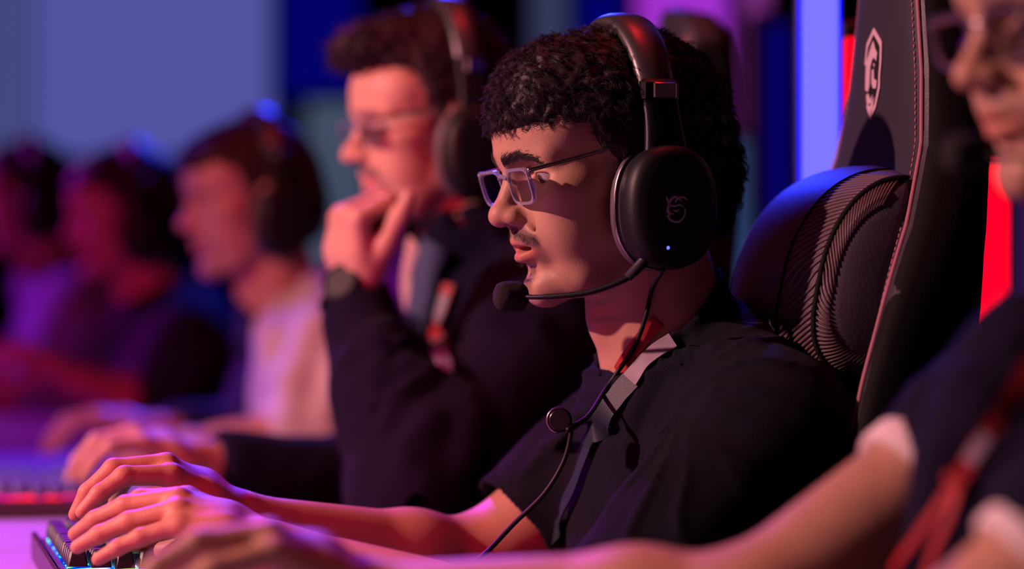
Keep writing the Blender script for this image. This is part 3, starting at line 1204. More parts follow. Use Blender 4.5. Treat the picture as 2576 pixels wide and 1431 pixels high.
light_tube(2011, 2113, 2.86, 0.35, 1.75, E_TUBE, E_TUBE_EDGE, 'glowing blue-white vertical light tube behind the black chair pillow')
light_tube(2122, 2190, 3.05, 1.01, 1.24, E_RED, None, 'short red light tube peeking out behind the left edge of the near chair')
light_tube(2400, 2540, 3.3, 0.55, 1.12, E_RED, None, 'glowing red strip standing in for the red-lit background between the near chair back and the rightmost man')  # added glowing strip in place of a red-lit background

# ------------------------------------------------------------------ desks


def make_desk(l0):
    c = rowf.back((.42, l0, 0))
    d = empty('gaming_desk', c)
    f2 = Frame(rowf.back((.05, l0, 0)), *rowf.M)
    obj('desk_top', rbox((.42, 0, DESK_Z - .0125), (.42, .448, .0125), .003, f2), DESK, d, sharp=30)
    obj('edge_band', rbox((-.004, 0, DESK_Z - .0125), (.004, .448, .0127), .002, f2), DESK_DK, d, sharp=30)
    for s in (-1, 1):
        obj('leg', rbox((.42, s * .40, .3475), (.03, .02, .3475), .004, f2), METAL_DK, d, sharp=30)
        obj('foot', rbox((.42, s * .40, .015), (.33, .025, .015), .005, f2), METAL_DK, d, sharp=30)
    return d


desk_names = {0.93: 'lavender topped desk under the arms of the rightmost man', 0.03: 'lavender topped desk under the arms of the man in spectacles and black shirt',
              -0.87: 'lavender topped desk under the elbow of the man with chin on hand', -1.77: 'desk in front of the blurred man in the pale grey hoodie',
              -2.67: 'desk in front of the blurred dark-clothed player', -3.57: 'farthest desk at the left edge behind all the others'}
for l0, lab in desk_names.items():
    tag(make_desk(l0), lab, 'desk', 'desks in the row')

# ------------------------------------------------------------------ gaming chairs
CH_U = [.50, .60, .70, .80, .90, .97, 1.03, 1.09, 1.16, 1.23, 1.27, 1.29, 1.30]
CH_W = [.19, .235, .25, .25, .24, .225, .195, .160, .130, .106, .094, .068, .03]
CH_T = [.08, .10, .105, .105, .10, .095, .088, .082, .078, .074, .066, .05, .02]
CH_WG = [.03, .06, .07, .072, .062, .045, .022, .008, 0, 0, 0, 0, 0]


def ch(u, arr):
    return np.interp(u, CH_U, arr)


def chair_pt(u, th):
    """point of the backrest skin in chair coordinates; th=90 deg is the middle of the front"""
    w, t, wg = ch(u, CH_W), ch(u, CH_T), ch(u, CH_WG)
    c, s = math.cos(th), math.sin(th)
    p = 2 / 3.4
    l = w * math.copysign(abs(c) ** p, c)
    d = t / 2 * math.copysign(abs(s) ** p, s)
    f = np.interp(u, (.5, 1.0, 1.1, 1.3), (.11, .030, .012, .004)) - t / 2 + d + wg * (abs(l) / w) ** 3
    return np.array((f, l, u))


def make_chair(cf):
    c = empty('gaming_chair', cf.o)
    us = np.concatenate([np.linspace(.5, 1.27, 40), np.linspace(1.275, 1.30, 8)])
    ths = np.linspace(0, 2 * np.pi, 64, endpoint=False)
    V, F = loft([cf.back(np.array([chair_pt(u, t) for t in ths])) for u in us])
    b = obj('backrest', (V, F), LEATHER, c, sharp=70)
    # piping seams on both front edges, with rows of stitches
    for s in (1, -1):
        def th_at(u, frac):
            x = frac ** 1.7
            return math.acos(min(x, .999)) if s > 0 else math.pi - math.acos(min(x, .999))
        path = np.array([cf.back(chair_pt(u, th_at(u, .90)) + np.array((.0004, 0, 0))) for u in np.linspace(.56, 1.262, 70)])
        obj('piping', tube(path, .0022, 8), THREAD, b)
        st = []
        for fr_ in (.84,):
            dense = np.array([cf.back(chair_pt(u, th_at(u, fr_)) + np.array((.0006, 0, 0))) for u in np.linspace(.56, 1.262, 700)])
            acc = np.concatenate([[0], np.cumsum(np.linalg.norm(np.diff(dense, axis=0), axis=1))])
            for x in np.arange(0, acc[-1] - .004, .0062):
                i, j = np.searchsorted(acc, x), np.searchsorted(acc, x + .0036)
                st.append(tube(np.array([dense[i], dense[min(j, 699)]]), .0009, 5))
        tag(obj('stitching', join(*st), THREAD, b), kind='stuff')
    # side wing inserts, spread up the sides in near-black to paint their shade
    for s in (1, -1):
        secs = []
        for u in np.linspace(.60, 1.255, 30):
            a0 = 0.0 if s > 0 else math.pi
            row = [chair_pt(u, a0 + s * q) for q in np.linspace(-1.2, .43, 14)]
            row = [r + np.array((0, s * .0015, 0)) for r in row]
            back = [r - np.array((0, s * .006, 0)) for r in row[::-1]]
            secs.append(cf.back(np.array(row + back)))
        obj('side_shade_panel', loft(secs), LEATHER_S, b, sharp=40)
    # shield emblem on the front of the head rest
    fx = lambda u: chair_pt(u, math.pi / 2)[0] + .0006
    cu, hh, hw = 1.167, .041, .030

    def pl(pts, t=.0006, off=0.0):
        q = [cf.back((fx(cu + y * hh) + off, x * hw, cu + y * hh)) for x, y in pts]
        return plate(q, cf.M[0], t)
    outl = [(-.02, 1.0), (.75, .72), (.95, .62), (.98, .2), (.9, -.1), (.92, -.35), (.55, -.75), (.0, -1.0), (-.5, -.7), (-.85, -.2), (-.9, .25), (-.75, .7)]
    inn = [(x * .80, y * .86) for x, y in outl]
    ring = [pl([outl[i], outl[(i + 1) % 12], inn[(i + 1) % 12], inn[i]]) for i in range(12) if i not in (8, 9)]
    obj('shield_field', pl([(x * .97, y * .97) for x, y in inn], .0003), LOGO_K, b, sharp=30)
    shapes = ([(-.70, .30), (-.45, .42), (-.2, .62), (.0, .72), (.22, .55), (.5, .42), (.42, .25), (.15, .35), (-.05, .30), (-.22, .15), (-.22, -.25), (-.38, -.38), (-.68, -.32), (-.72, .0)],
              [(-.02, .08), (.18, .10), (.25, -.12), (.58, -.18), (.52, -.34), (.15, -.32), (-.02, -.18)],
              [(-.55, -.42), (-.3, -.42), (-.12, -.55), (.2, -.45), (.05, -.62), (-.3, -.66), (-.5, -.58)],
              [(-.45, -.68), (-.1, -.70), (.38, -.5), (.22, -.76), (-.12, -.86)],
              [(.1, .22), (.3, .2), (.2, .12)])
    obj('shield_emblem', join(*ring, *[pl(q, .0004, .0004) for q in shapes]), LOGO_P, b, sharp=30, label='pale pink shield emblem with a dragon head')
    # seat, tilt plate, column, star base with wheels
    S = Sdf()
    S.ell((.26, 0, .43), (.27, .24, .055), .02, fr=cf)
    S.chain([(.03, -.22, .45), (.45, -.23, .46)], [.055, .05], .04, fr=cf)
    S.chain([(.03, .22, .45), (.45, .23, .46)], [.055, .05], .04, fr=cf)
    ext = [cf.back(np.array((x, y, z))) for x in (-.1, .6) for y in (-.36, .36) for z in (.33, .56)]
    obj('seat', S.mesh(np.min(ext, 0), np.max(ext, 0), .012), LEATHER, c)
    obj('recline_bracket', join(*[rbox((-.02, s * .2, .46), (.03, .012, .08), .006, cf) for s in (1, -1)]), METAL_DK, c, sharp=30)
    obj('tilt_plate', rbox((.24, 0, .365), (.12, .1, .015), .006, cf), METAL_DK, c, sharp=30)
    obj('gas_column', tube(cf.back(np.array([(.24, 0, .09), (.24, 0, .25), (.24, 0, .251), (.24, 0, .36)])), [.03, .03, .018, .018], 16), METAL_DK, c, sharp=40)
    for i in range(5):
        a = 2 * math.pi * i / 5 + .3
        e = np.array((.24 + .27 * math.cos(a), .27 * math.sin(a), .085))
        leg = obj('base_leg', tube(cf.back(np.array([(.24, 0, .105), (.24 + .15 * math.cos(a), .15 * math.sin(a), .10), e])), [.03, .024, .017], 10), METAL_DK, c, sharp=50)
        wf = Frame(cf.back(e - np.array((0, 0, .055))), *cf.M)
        t_ = np.array((-math.sin(a), math.cos(a), 0))
        obj('wheel', tube(wf.back(np.array([-t_ * .02, -t_ * .018, t_ * .018, t_ * .02])), [.022, .03, .03, .022], 16), PLASTIC, leg, sharp=40)
    return c


def copy_tree(o, parent=None):
    c = o.copy()
    col.objects.link(c)
    if parent is not None:
        c.parent = parent
    for chd in list(o.children):
        copy_tree(chd, c)
    return c


CH_YAW = 8.0
a8 = math.radians(CH_YAW)
chf = Frame((.330, 2.56, 0), (-math.cos(a8), -math.sin(a8), 0), (math.sin(a8), -math.cos(a8), 0), (0, 0, 1))
chair1 = make_chair(chf)
tag(chair1, 'black leather gaming chair with pale shield emblem, behind the man in the black shirt', 'chair', 'gaming chairs')

# neck pillow strapped to the near chair
PIL = empty('neck_pillow', chf.back((.03, 0, .885)), 'plump black leather neck pillow with ribbed end on the near gaming chair', 'pillow')


def pil_pt(l, th, k=1.0):
    x = l / .150
    fb = .092 * (1 - .36 * x * x)
    h = .100 * (1 - .16 * x * x)
    c, s = math.cos(th), math.sin(th)
    f = (fb * (abs(c) ** .85 if c > 0 else 0) - (.0 if c > 0 else .012 * abs(c)))
    u = h * math.copysign(abs(s) ** .75, s)
    base = np.interp(.985 + u, (.5, 1.0, 1.1, 1.3), (.11, .030, .012, .004)) + .004
    return np.array((base + f * k * (1 - .12 * s), l, .985 + u * k))


thp = np.linspace(-math.pi, math.pi, 56, endpoint=False)
secs = []
for l in np.linspace(-.15, .15, 30):
    secs.append(chf.back(np.array([pil_pt(l, t) for t in thp])))
pre, post = [], []
for dl, k in ((.010, .86), (.0145, .6), (.016, .3), (.0165, .05)):
    for s, lst in ((1, post), (-1, pre)):
        base = [pil_pt(s * .15, t) for t in thp]
        cen = np.mean(base, 0)
        lst.append(chf.back(np.array([cen + (b - cen) * k + np.array((0, s * dl, 0)) for b in base])))
obj('cover', loft(pre[::-1] + secs + post), LEATHER_P, PIL)
path = np.array([chf.back(pil_pt(.150, t) + np.array((.0004, .001, 0))) for t in np.linspace(-1.75, 1.75, 60)])
obj('edge_seam', tube(path, .0028, 8), LEATHER_S, PIL)
path = np.array([chf.back(pil_pt(.098, t) + np.array((.0006, 0, 0))) for t in np.linspace(-1.6, 1.6, 60)])
obj('panel_seam', tube(path, .0016, 8), LEATHER_S, PIL)
cen_c = np.mean([pil_pt(.15, t) for t in thp], 0)
for i, t in enumerate(np.linspace(-1.25, 1.45, 44)):
    p = [chf.back(pil_pt(l, t - (.150 - l) * 5.5)) for l in np.linspace(.101, .148, 9)]
    obj('rib', tube(np.array(p), .0016, 6), RIBBED, PIL)
for i, t in enumerate(np.linspace(-1.2, 1.5, 44)):
    q = []
    for w in np.linspace(.02, .24, 6):
        b = pil_pt(.15, t - w * 1.2)
        q.append(chf.back(cen_c + (b - cen_c) * (1 - w * 1.0) + np.array((0, np.interp(1 - w, (.58, .86, 1), (.0147, .0102, .001)), 0))))
    obj('rib', tube(np.array(q), .0014, 6), RIBBED, PIL)

# ------------------------------------------------------------------ keyboards


def make_keyboard(kf, glow, label, key_mat, case_mat):
    k = empty('keyboard', kf.o, label, 'keyboard', 'keyboards on the desks')
    obj('case', join(rbox((0, 0, .010), (.068, .181, .010), .004, kf), rbox((-.066, 0, .013), (.003, .181, .013), .002, kf), rbox((.066, 0, .013), (.003, .181, .013), .002, kf)), case_mat, k, sharp=30)
    obj('backlight', rbox((0, 0, .0212), (.056, .158, .0006), .0003, kf), glow, k, smooth=False)
    P0 = .0192
    rows = [[1] * 4 + [0] + [1] * 4 + [0] + [1] * 4 + [0] + [1] * 3,
            [1] * 13 + [2, 0] + [1] * 3, [1.5] + [1] * 12 + [1.5, 0] + [1] * 3, [1.75] + [1] * 11 + [2.25],
            [2.25] + [1] * 10 + [2.75, 0, 0] + [1], [1.25, 1.25, 1.25, 6.25, 1.25, 1.25, 1.25, 1.25, 0] + [1] * 3]
    cache = {}
    first = True
    for r, row in enumerate(rows):
        x = .049 - r * .0196
        y = .172
        for w in row:
            if w == 0:
                y -= P0 * .42
                continue
            ww = w * P0
            if w not in cache:
                me_o = keycap(w, key_mat)
                cache[w] = me_o
            o = bpy.data.objects.new('keycap', cache[w])
            col.objects.link(o)
            o.parent = k
            M = np.eye(4)
            M[:3, 0], M[:3, 1], M[:3, 2] = kf.M[0], kf.M[1], kf.M[2]
            pos = kf.back((x, y - ww / 2, .0225 + .0012 * abs(r - 2.5))) - kf.o
            M[:3, 3] = pos
            o.matrix_local = Matrix(M.tolist())
            y -= ww
    return k


def keycap(w, m):
    b, t = (w * .0192 - .0022) / 2, (w * .0192 - .0066) / 2
    secs = []
    for z, hx, hy, c in ((0, .0084, b, .001), (.003, .0083, b - .0002, .0015), (.0125, .0066, t + .0005, .002), (.0138, .0058, t - .0004, .002)):
        secs.append([(hx, -hy + c, z), (hx, hy - c, z), (hx - c, hy, z), (-hx + c, hy, z), (-hx, hy - c, z), (-hx, -hy + c, z), (-hx + c, -hy, z), (hx - c, -hy, z)])
    V, F = loft([np.array(s) for s in secs])
    me = mesh_np('keycap', V, F)
    me.materials.append(m)
    me.polygons.foreach_set('use_smooth', np.ones(len(me.polygons), bool))
    me.set_sharp_from_angle(angle=math.radians(35))
    return me


GLOW1 = backlight('key_glow_green_blue', [(.0, (0, .02, .6)), (.36, (0, 0.01, .5)), (.42, (.0, .03, 1)), (.46, (0, .12, .2)), (.50, (0, .9, .12)), (.54, (.45, 1, .08)), (.58, (0, .1, .1)), (.63, (.0, .05, 1)), (.70, (.3, .5, 1))], 42, 3.2)
GLOW2 = backlight('key_glow_red', [(.0, (.0, .0, .1)), (.48, (.02, .0, .2)), (.54, (1, .0, .02)), (.8, (1, .02, .05))], 40, 3.0)
KEY_BLUE = mat('keycap_blue_grey', (0.10, 0.10, 0.30), 0.4, var=0.1)


def kb_at(l, f, yaw=ROW, tilt=0.0):
    a = math.radians(yaw)
    o = rowf.back((f, l, DESK_Z))
    t = math.radians(tilt)
    L = np.array((math.sin(a), -math.cos(a), 0))
    L2 = L * math.cos(t) - np.array((0, 0, 1)) * math.sin(t)
    U2 = np.array((0, 0, 1)) * math.cos(t) + L * math.sin(t)
    o = o + np.array((0, 0, .181 * math.sin(t)))
    return Frame(o, (-math.cos(a), -math.sin(a), 0), L2, U2)


kb1 = kb_at(-.145, .326)
make_keyboard(kb1, GLOW1, 'black keyboard with green and blue backlight under the hands at lower left', KEYCAP, KB_CASE)
kb2 = kb_at(-.98, .35)
make_keyboard(kb2, GLOW2, 'keyboard with red lit gaps below the hand of the man with chin on hand', KEY_BLUE, KB_CASE)
# ------------------------------------------------------------------ people


def bbox(pts, pad):
    p = np.array(pts)
    return p.min(0) - pad, p.max(0) + pad


def torso(S, tf, g=0.0, width=1.0):
    w = width
    S.ell((-.035, 0, -.165), (.112 + g, .158 * w + g, .185 + g), .02, fr=tf)
    S.cap((-.045, .0, -.065), (-.04, .135 * w, -.070), .060 + g, .058 + g, .05, fr=tf, sym=True)
    S.cap((-.050, 0, -.005), (-.042, .125 * w, -.050), .052 + g, .050 + g, .05, fr=tf, sym=True)
    S.ell((-.085, 0, -.37), (.122 + g, .162 * w + g, .19 + g), .08, fr=tf)
    S.ell((-.11, 0, -.50), (.125 + g, .175 + g, .10 + g), .05, fr=tf)


def lower_body(person, tf, floor_z=0.0, vox=.012):
    T = Sdf()
    hz = -tf.o[2]
    pts = []
    for s in (1, -1):
        hip, knee = (-.10, s * .09, -.50), (.30, s * .12, -.47)
        ank, toe = (.27, s * .12, hz + .09), (.41, s * .13, hz + .035)
        T.chain([hip, knee, ank], [.085, .06, .042], .03, fr=tf)
        pts += [hip, knee, ank, toe]
    T.ell((-.12, 0, -.50), (.13, .18, .095), .04, fr=tf)
    w = [tf.back(np.array(p)) for p in pts + [(-.3, .2, -.62), (-.3, -.2, -.4)]]
    lo, hi = bbox(w, .1)
    obj('trousers', T.mesh(lo, hi, vox), DENIM, person)
    for s in (1, -1):
        H = Sdf()
        H.chain([(.25, s * .12, hz + .045), (.33, s * .125, hz + .040), (.43, s * .13, hz + .034)], [.044, .040, .033], .02, fr=tf)
        H.half((0, 0, hz + .002), (0, 0, -1), .004, fr=tf)
        w = [tf.back(np.array(p)) for p in ((.2, s * .12, hz), (.48, s * .13, hz + .1))]
        lo, hi = bbox(w, .06)
        obj('shoe', H.mesh(lo, hi, .008), LEATHER_S, person)


def arm_skin(S, sh, el, wr, r=(.047, .041, .036, .024), k=.02):
    sh, el, wr = map(np.array, (sh, el, wr))
    m = el + (wr - el) * .3
    S.chain([sh, el], [r[0], r[1]], k)
    S.chain([el, m, wr], [r[1], r[2] * 1.08, r[3]], k)


def folds(C, lines, r=.007, depth=.002, k=.018, op='u', d0=1.6, d1=3.6):
    base = list(C.ops)
    for ln in lines:
        rr = r
        if isinstance(ln, tuple):
            ln, rr = ln
        B = Sdf()
        B.ops = base
        pts = []
        for px, py in ln:
            h = hit(B, px, py, d0, d1)
            v = h - np.array([0, 0, CAMZ])
            pts.append(h + v / np.linalg.norm(v) * depth)
        rs = np.full(len(pts), rr)
        rs[0] = rs[-1] = rr * .45
        C.chain(pts, rs, k, op)


def cloth_noise(C, amp, sc, seed=0):
    r2 = np.random.default_rng(seed)
    kk = r2.normal(0, sc, (5, 3))
    ph = r2.uniform(0, 6.28, 5)
    C.fun(lambda q: amp * np.mean([np.sin(q @ a + p + 1.3 * np.sin(q @ a[::-1])) for a, p in zip(kk, ph)], axis=0), 'n')


def wrinkles(C, tf, c0=(.02, .13, -.02), n=10, amp=.005, reach=.13, low=.003, freq=58, seed=0):
    """creases that fan out from the front of the shoulder, and hanging folds lower down"""
    r2 = np.random.default_rng(seed)
    p1_, p2_, p3_ = r2.uniform(0, 6.28, 3)
    c0 = np.array(c0)

    def fn(q):
        l = np.abs(q[:, 1])
        s_ = (q[:, 0] - c0[0]) * .8 - (l - c0[1]) * .6
        u = q[:, 2] - c0[2]
        a = np.arctan2(u, s_)
        rr = np.sqrt(u * u + s_ * s_)
        ph = n * a + 1.1 * np.sin(rr * 38 + p1_) + .8 * np.sin(q[:, 0] * 31 + p2_)
        fan = (1 - np.abs(np.sin(ph))) ** 2 * np.exp(-((rr - reach * .6) / (reach * .6)) ** 2) * (.55 + .45 * np.sin(3 * a + rr * 20 + p3_))
        ph2 = freq * (s_ + .35 * u) + 1.4 * np.sin(u * 17 + p2_) + np.sin(l * 23 + p3_)
        hang = (1 - np.abs(np.sin(ph2))) ** 2 * sstep(-u, .10, .24) * (.6 + .4 * np.sin(u * 11 + s_ * 19 + p1_))
        return -(amp * fan + low * hang)
    C.fun(fn, 'n', fr=tf)


def collar(C, hf, nf=(-32, -90), nb=(-50, -167), r=.067, back=(-104, -72), front=(6, -172), inner=.0045, low=-215):
    """stand collar around the neck, cut by a plane that drops toward the throat (mm in the unpitched head frame)"""
    def ax(z):
        u = (z - nf[1]) / (nb[1] - nf[1])
        return nf[0] + u * (nb[0] - nf[0])
    sl = (front[1] - back[1]) / (front[0] - back[0])

    def fn(q):
        z = q[:, 2] / K
        a = ax(z) * K
        rad = np.sqrt((q[:, 0] - a) ** 2 + q[:, 1] ** 2) - r - np.clip(-(z + 150), 0, 70) * K * .35
        top = (z - (back[1] + sl * (q[:, 0] / K - back[0]))) * K * .75
        bot = (low - z) * K
        return np.maximum(np.maximum(rad, top), bot)
    C._add(fn, np.array((-45, 0, -150)) * K, .13, .012, 'u', hf, False)

    def inn(q):
        z = q[:, 2] / K
        a = ax(z) * K
        rad = np.sqrt((q[:, 0] - a) ** 2 + q[:, 1] ** 2) - (r - inner)
        bot = (back[1] + sl * (q[:, 0] / K - back[0]) - 22 - z) * K
        return np.maximum(rad, bot)
    C._add(inn, np.array((-45, 0, -120)) * K, .16, .004, 's', hf, False)


def ribbon(path, nrm, width, thick=.0012):
    path = np.asarray(path, float)
    T = np.gradient(path, axis=0)
    T /= np.linalg.norm(T, axis=1, keepdims=True)
    nrm = np.asarray(nrm, float)
    B = np.cross(T, nrm)
    B /= np.linalg.norm(B, axis=1, keepdims=True) + 1e-9
    w = np.broadcast_to(np.asarray(width, float), (len(path),))[:, None] / 2
    secs = [np.array([p + b * ww, p + b * ww + n * thick, p - b * ww + n * thick, p - b * ww]) for p, b, n, ww in zip(path, B, nrm, w)]
    return loft(secs)


def lay_strap(C, px, n, off=.002, d0=1.6, d1=3.6, it=10):
    ctrl = np.array([hit(C, x, y, d0, d1) for x, y in px])
    p = smooth_path(ctrl, n)
    N = grad(C, p, .006)
    for _ in range(it):
        N[1:-1] = (N[:-2] + N[1:-1] * 2 + N[2:]) / 4
    N /= np.linalg.norm(N, axis=1, keepdims=True)
    d = C.ev(p)
    p = p + N * np.clip(off - d, -.004, .012)[:, None]
    return p, N


def mesh_parts(S, boxes):
    out = None
    for lo, hi, v in boxes:
        m = S.mesh(lo, hi, v)
        out = m if out is None else cat_q(out, m)
    return out


def head_box(fr, low=-200, pad=10):
    c = [fr.back(np.array((x, y, z)) * K) for x in (-105, 128) for y in (-86, 86) for z in (low, 122)]
    return bbox(c, pad * K * .2)


# ================================================================== 1: the man in spectacles and black shirt
fr1 = yaw_frame(P(1545, 435, 2.5), 20, 12)
hf1 = yaw_frame(P(1545, 435, 2.5), 20, 0)
N1 = hf1.back(np.array((-50, 0, -165)) * K)
tf1 = yaw_frame(N1, 15)
p1 = empty('person', tf1.back(np.array((-.11, 0, -.60))), 'man with curly black hair, clear spectacles and black shirt typing, in sharp focus', 'person')
shR, elR, wrR = tf1.back((-.03, -.165, -.07)), P(1205, 1428, 2.64), P(618, 1312, 2.50)
shL, elL, wrL = tf1.back((-.035, .17, -.065)), P(1500, 1635, 2.26), P(692, 1390, 2.33)
B1 = Sdf()
add_head(B1, fr1, nose=1.0, open_mouth=2.2, lid=.6)
torso(B1, tf1, -.02)
arm_skin(B1, shR, elR, wrR, (.046, .044, .035, .0235))
arm_skin(B1, shL, elL, wrL, (.046, .042, .034, .0235))
kR = P(405, 1176, 2.47) - P(605, 1308, 2.50)
add_hand(B1, wrR, kR, np.array((.25, -.15, 1)), True, [(32, 38, 12), (38, 40, 20), (42, 46, 22), (44, 48, 22)], thumb=(30, 38, 12, 8), s=.98)
kL = P(406, 1256, 2.335) - P(660, 1374, 2.33)
add_hand(B1, wrL, kL, np.array((.2, -.25, 1)), False, [(30, 22, 12), (34, 16, 10), (38, 10, 6), (40, 8, 6)], splay=(9, 2, -5, -13), thumb=(38, 35, 15, 10), s=.98)
lo, hi = head_box(fr1)
a1 = bbox([elR, wrR, wrR + kR * 1.0, P(180, 1290, 2.45), P(300, 1290, 2.40)], .055)
a2 = bbox([elL, wrL, wrL + kL, P(170, 1360, 2.33), P(260, 1400, 2.28), P(400, 1380, 2.42)], .055)
up1 = bbox([shR, elR], .06)
V, F = mesh_parts(B1, [(lo, hi, .0017), (a1[0], a1[1], .0023), (a2[0], a2[1], .0023), (up1[0], up1[1], .005)])
obj('body', (V, F), SKIN1, p1, tint=skin_tint(V, fr1, beard=.7, mous=.75, stubble=.28))
eyes(p1, fr1, 20, 0)
brow_hair(p1, B1, fr1, HAIR)
stubble_hair(p1, B1, fr1, HAIR)
H1 = hair_cap(fr1, top=10, side=9, back=13, fringe=[((42, 20, 84), (44, 42, 38)), ((62, 20, 74), (26, 36, 16))], lumps=4.5, seed=2, band=hf1)
lo, hi = head_box(fr1, -110, 200)
hm = H1.mesh(lo, hi, .0026)
hn = vnormals(*hm)
st1 = hair_tufts(hm[0], hn, fr1, 5200, 9, .015, .0022, .0002, seed=5, band=hf1)
obj('hair', cat_q(hm, st1), HAIR, p1)
# shirt
C1 = Sdf()
torso(C1, tf1, .006)
cufR = shR + (elR - shR) * .74
C1.cap(shR, shR + (elR - shR) * .4, .063, .060, .04)
C1.cyl(shR + (elR - shR) * .2, cufR, .062, .061, .02)
C1.cap(shL, shL + (elL - shL) * .45, .068, .064, .05)
C1.cyl(shL + (elL - shL) * .3, shL + (elL - shL) * .86, .063, .066, .03)
C1.cyl(cufR - (elR - shR) * .12, cufR + (elR - shR) * .05, .0555, .0575, .004, 's')
collar(C1, hf1)
folds(C1, [([(1905, 872), (1812, 884), (1730, 905), (1660, 950), (1608, 1030), (1580, 1130)], .008), [(1460, 1050), (1390, 1120), (1330, 1190)]], d1=3.0, r=.007, depth=.003, k=.010)
S1 = Sdf()
S1.ops = list(C1.ops)
wrinkles(C1, tf1, n=9, amp=.006, low=.004, seed=3)
cloth_noise(C1, .0012, 45, 4)
ext = [tf1.back(np.array(q)) for q in ((-.24, -.24, -.62), (.13, .24, .11), (-.24, .24, -.62), (.13, -.24, .11))] + [cufR, elL]
lo, hi = bbox(ext, .07)
obj('shirt', C1.mesh(lo, hi, .0038), CLOTH_BLK, p1)
lower_body(p1, tf1)
make_glasses(fr1, 'clear violet-tinted rectangular spectacles with thin metal temples on the sharply focused man')
make_headset(hf1, 'black over-ear headset with grey dragon emblem and blue indicator on the curly-haired man', led=E_LED_B)

# headset cable with inline control
cabp = [hf1.back(np.array((-2, 104, -84)) * K)]
for x, y in ((1641, 725), (1626, 790), (1606, 850), (1582, 895), (1556, 932), (1520, 985)):
    h_ = hit(C1, x, y, 1.8, 3.0)
    h2_ = hit(B1, x, y, 1.8, 3.0)
    cabp.append(P(x, y, min(h_[1], h2_[1], 2.47) - .007))
cabp += [P(1478, 1048, 2.42), P(1430, 1078, 2.41), P(1436, 1090, 2.41), P(1418, 1160, 2.41), P(1370, 1240, 2.41), P(1292, 1318, 2.41), P(1228, 1385, 2.40), P(1150, 1450, 2.37), P(1080, 1492, 2.33)]
cb = empty('headset_cable', cabp[-1], 'thin black headset cable hanging down the chest of the man in the black shirt', 'cable')
obj('cord', tube(smooth_path(cabp, 140), .0021, 8), PLASTIC, cb)
rc = P(1408, 1056, 2.415)
rfm = Frame(rc, (1, 0, 0), (0, 1, 0), (0, 0, 1))
th = np.linspace(0, 2 * np.pi, 30, endpoint=False)
ring = [np.array([rc + np.array(((.0105) * math.cos(q), dy, .0105 * math.sin(q))) * np.array((s_, 1, s_)) for q in th]) for dy, s_ in ((-.006, .2), (-.006, .8), (-.004, 1.0), (.004, 1.0), (.006, .8), (.006, .2))]
obj('inline_control', loft(ring), GLOSS, cb, sharp=40)
obj('clip', tube(np.array([rc + np.array((.0105 * math.cos(q), -.0045, .0105 * math.sin(q))) for q in np.linspace(1.3, 4.6, 20)]), .0012, 6), STEEL, cb)

# lanyard
class Either:
    def __init__(s, *p):
        s.p = p

    def ev(s, q):
        return np.min([x.ev(q) for x in s.p], axis=0)


U1 = Either(B1, S1)
pp, nn = lay_strap(S1, [(1600, 955), (1572, 985), (1545, 1020), (1512, 1090), (1480, 1165), (1448, 1245), (1415, 1335), (1385, 1440)], 80, .006, d1=3.0)
ly = empty('lanyard', pp[-1], 'dark teal lanyard with red and white top running down the black shirt', 'lanyard')
obj('strap', ribbon(pp, nn, .019), LANY_TEAL, ly, sharp=40)
p2_, n2_ = lay_strap(S1, [(1700, 868), (1662, 893), (1625, 928), (1596, 960)], 24, .008, d1=3.0)
obj('printed_patch', ribbon(p2_, n2_, .016), LANY_W, ly, sharp=40, label='pale printed patch of the lanyard')
p3_, n3_ = lay_strap(U1, [(1655, 808), (1628, 838), (1602, 872), (1578, 906), (1560, 935)], 24, .0015, d1=3.0)
obj('red_strap_end', ribbon(p3_, n3_, .013), LANY_RED, ly, sharp=40)

# ================================================================== 2: the man with chin on hand
fr2 = yaw_frame(P(1110, 322, 3.3), 20, 9)
hf2 = yaw_frame(P(1110, 322, 3.3), 20, 0)
N2 = hf2.back(np.array((-52, 0, -168)) * K)
tf2 = yaw_frame(N2, 16)
p2 = empty('person', tf2.back(np.array((-.11, 0, -.60))), 'man in dark jacket resting his chin on his watch hand, behind the sharply focused man', 'person')
shR, elR, wrR = tf2.back((-.03, -.17, -.07)), P(930, 1225, 3.48), P(500, 1160, 3.36)
shL, elL, wrL = tf2.back((-.02, .175, -.08)), P(1030, 1250, 3.00), P(890, 735, 3.13)
B2 = Sdf()
add_head(B2, fr2, nose=1.15, open_mouth=.5, lid=.3)
torso(B2, tf2, -.02)
arm_skin(B2, shR, elR, wrR)
arm_skin(B2, shL, elL, wrL)
kR = P(335, 1100, 3.31) - wrR
add_hand(B2, wrR, kR, np.array((.25, -.15, 1)), True, [(22, 40, 16), (28, 42, 20), (32, 44, 22), (34, 46, 22)], thumb=(34, 42, 15, 8), s=1.02)
kL = P(878, 588, 3.11) - wrL
add_hand(B2, wrL, kL, np.array((-1, -.75, .1)), False, [(70, 92, 45), (76, 95, 50), (82, 95, 50), (85, 95, 50)], splay=(6, 2, -3, -8), thumb=(22, 22, 2, 2), s=1.0)
lo, hi = head_box(fr2)
a1 = bbox([wrR + (elR - wrR) * .4, wrR, wrR + kR * 1.1, P(60, 1180, 3.28), P(200, 1190, 3.2)], .05)
a2 = bbox([wrL, P(1100, 470, 3.1), P(800, 560, 3.2), P(900, 720, 3.05)], .05)
V, F = mesh_parts(B2, [(lo, hi, .003), (a1[0], a1[1], .0032), (a2[0], a2[1], .0032)])
obj('body', (V, F), SKIN2, p2, tint=skin_tint(V, fr2, beard=.9, mous=.95, stubble=.75, brow=.85))
eyes(p2, fr2, 12)
HL2 = ([-130, -25, -19, 0, 6, 17, 22, 34, 41, 60, 120], [-60, -40, 8, 4, -30, -30, 18, 30, 66, 74, 78])
